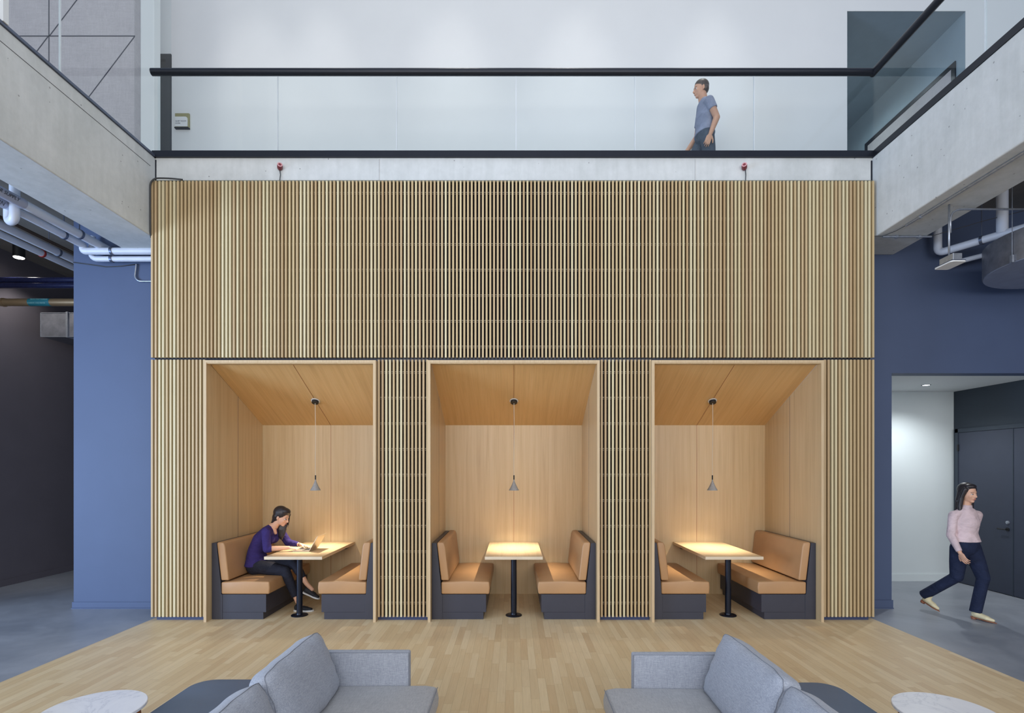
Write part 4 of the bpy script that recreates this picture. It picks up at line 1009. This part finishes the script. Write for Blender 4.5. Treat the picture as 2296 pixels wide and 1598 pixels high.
for sgn, fk, fa_, za in ((1, .20, .34, .10), (-1, -.05, -.34, .16)):
    h_ = G(.0, sgn*.09, .92); k_ = G(fk, sgn*.09, .51); a_ = G(fa_, sgn*.09, za); legs.append((h_, k_, a_, sgn)); bd.chain([h_, h_.lerp(k_, .5), k_], [.085, .075, .055]); bd.chain([k_, k_.lerp(a_, .35), a_], [.052, .054, .034])
hd3 = G(.055, 0, 1.625); B3 = basis((-1, -.06, -.10)); head(bd, hd3, B3, 1.05)
obj('body', bd, M['skin_b'], P3, remesh=.005, sm=3); face_parts(hd3, B3, P3, 1.05, False)
sw = MB(); torso3(sw, .014); sw.ecap(G(0,0,.955), G(0,0,1.02), .184, .134, .17, .12, r3, 28, f0=1)
for s_, e_, w_, sgn in arms: sw.cap(G(0,0,1.36).lerp(s_, .4), s_, .070, .062, 20); sw.chain([s_, s_.lerp(e_, .50)], [.062, .060], 20, f1=1)
obj('shirt', sw, M['greyshirt'], P3, remesh=.007, sm=5)
tr = MB(); tr.ecap(G(0,0,.90), G(0,0,1.0), .165, .118, .160, .112, r3, 28)
for h_, k_, a_, sgn in legs: tr.chain([h_, h_.lerp(k_, .5), k_], [.098, .09, .072], 20); tr.chain([k_, k_.lerp(a_, .5), k_.lerp(a_, .95)], [.068, .064, .056], 20, f1=1)
obj('trousers', tr, M['greypants'], P3, remesh=.007, sm=5)
hr = MB(); P = lambda f, r, u: HP(hd3, B3, f, r, u)
hr.ell(P(-.020, 0, .052), (.100, .083, .084), B3, 24, 16); hr.ell(P(-.048, 0, .0), (.062, .080, .066), B3); hr.ell(P(.004, 0, .022), (.028, .080, .040), B3)
obj('hair', hr, M['hair_b'], P3, remesh=.005, sm=4)
for h_, k_, a_, sgn in legs:
    a2 = a_ + V((0,0,-.0)); hz = a_.z-.095
    shoe('shoe', (a_.x+.06, a_.y, hz), (a_.x-.20, a_.y, max(ZU+.002, hz-.06) if sgn < 0 else hz), (0,0,1), M['shoe'], M['sole'], P3, w=.046)

# ================================================================ CAMERA / LIGHT
cam = bpy.data.cameras.new('camera'); co = bpy.data.objects.new('camera', cam); COL.objects.link(co)
co.location = (0, CY, CZ); co.rotation_euler = (PI/2, 0, 0)
cam.sensor_width = 36; cam.lens = FPX/2296*36; cam.shift_x = -4/2296; cam.shift_y = 251/2296; cam.clip_start = .05
SC.camera = co
w = bpy.data.worlds.new('world'); SC.world = w; w.use_nodes = True
bg = w.node_tree.nodes['Background']; bg.inputs[0].default_value = (.60, .74, 1.0, 1); bg.inputs[1].default_value = .46
def area(name, loc, rot, sx, sy, e, col):
    L = bpy.data.lights.new(name, 'AREA'); L.shape = 'RECTANGLE'; L.size = sx; L.size_y = sy; L.energy = e; L.color = col
    o = bpy.data.objects.new(name, L); COL.objects.link(o); o.location = loc; o.rotation_euler = rot; return o
area('assumed_window_fill', (0, -13, 5.0), (R(90), 0, 0), 20, 7, 1420, (1, .975, .95))  # big fill lamp behind the camera for assumed windows; none are built
area('added_pier_fill', (-11.2, -6.0, 1.7), (R(92), 0, R(-43)), 4, 3.0, 800, (.50, .69, 1))  # blue fill lamp added to brighten the pier; no window is built
area('assumed_skylight_fill', (0, -4.0, 11.5), (0, 0, 0), 7, 5, 120, (.92, .96, 1))  # overhead fill lamp standing in for an assumed skylight, no opening modelled
SC.view_settings.view_transform = 'Standard'; SC.view_settings.look = 'None'; SC.view_settings.gamma = 1
SC.view_settings.exposure = .10
try: SC.view_settings.use_curve_mapping = False
except Exception: pass
SC.cycles.use_denoising = True
SC.cycles.max_bounces = 8; SC.cycles.diffuse_bounces = 4; SC.cycles.transparent_max_bounces = 16
SC.cycles.sample_clamp_indirect = 6
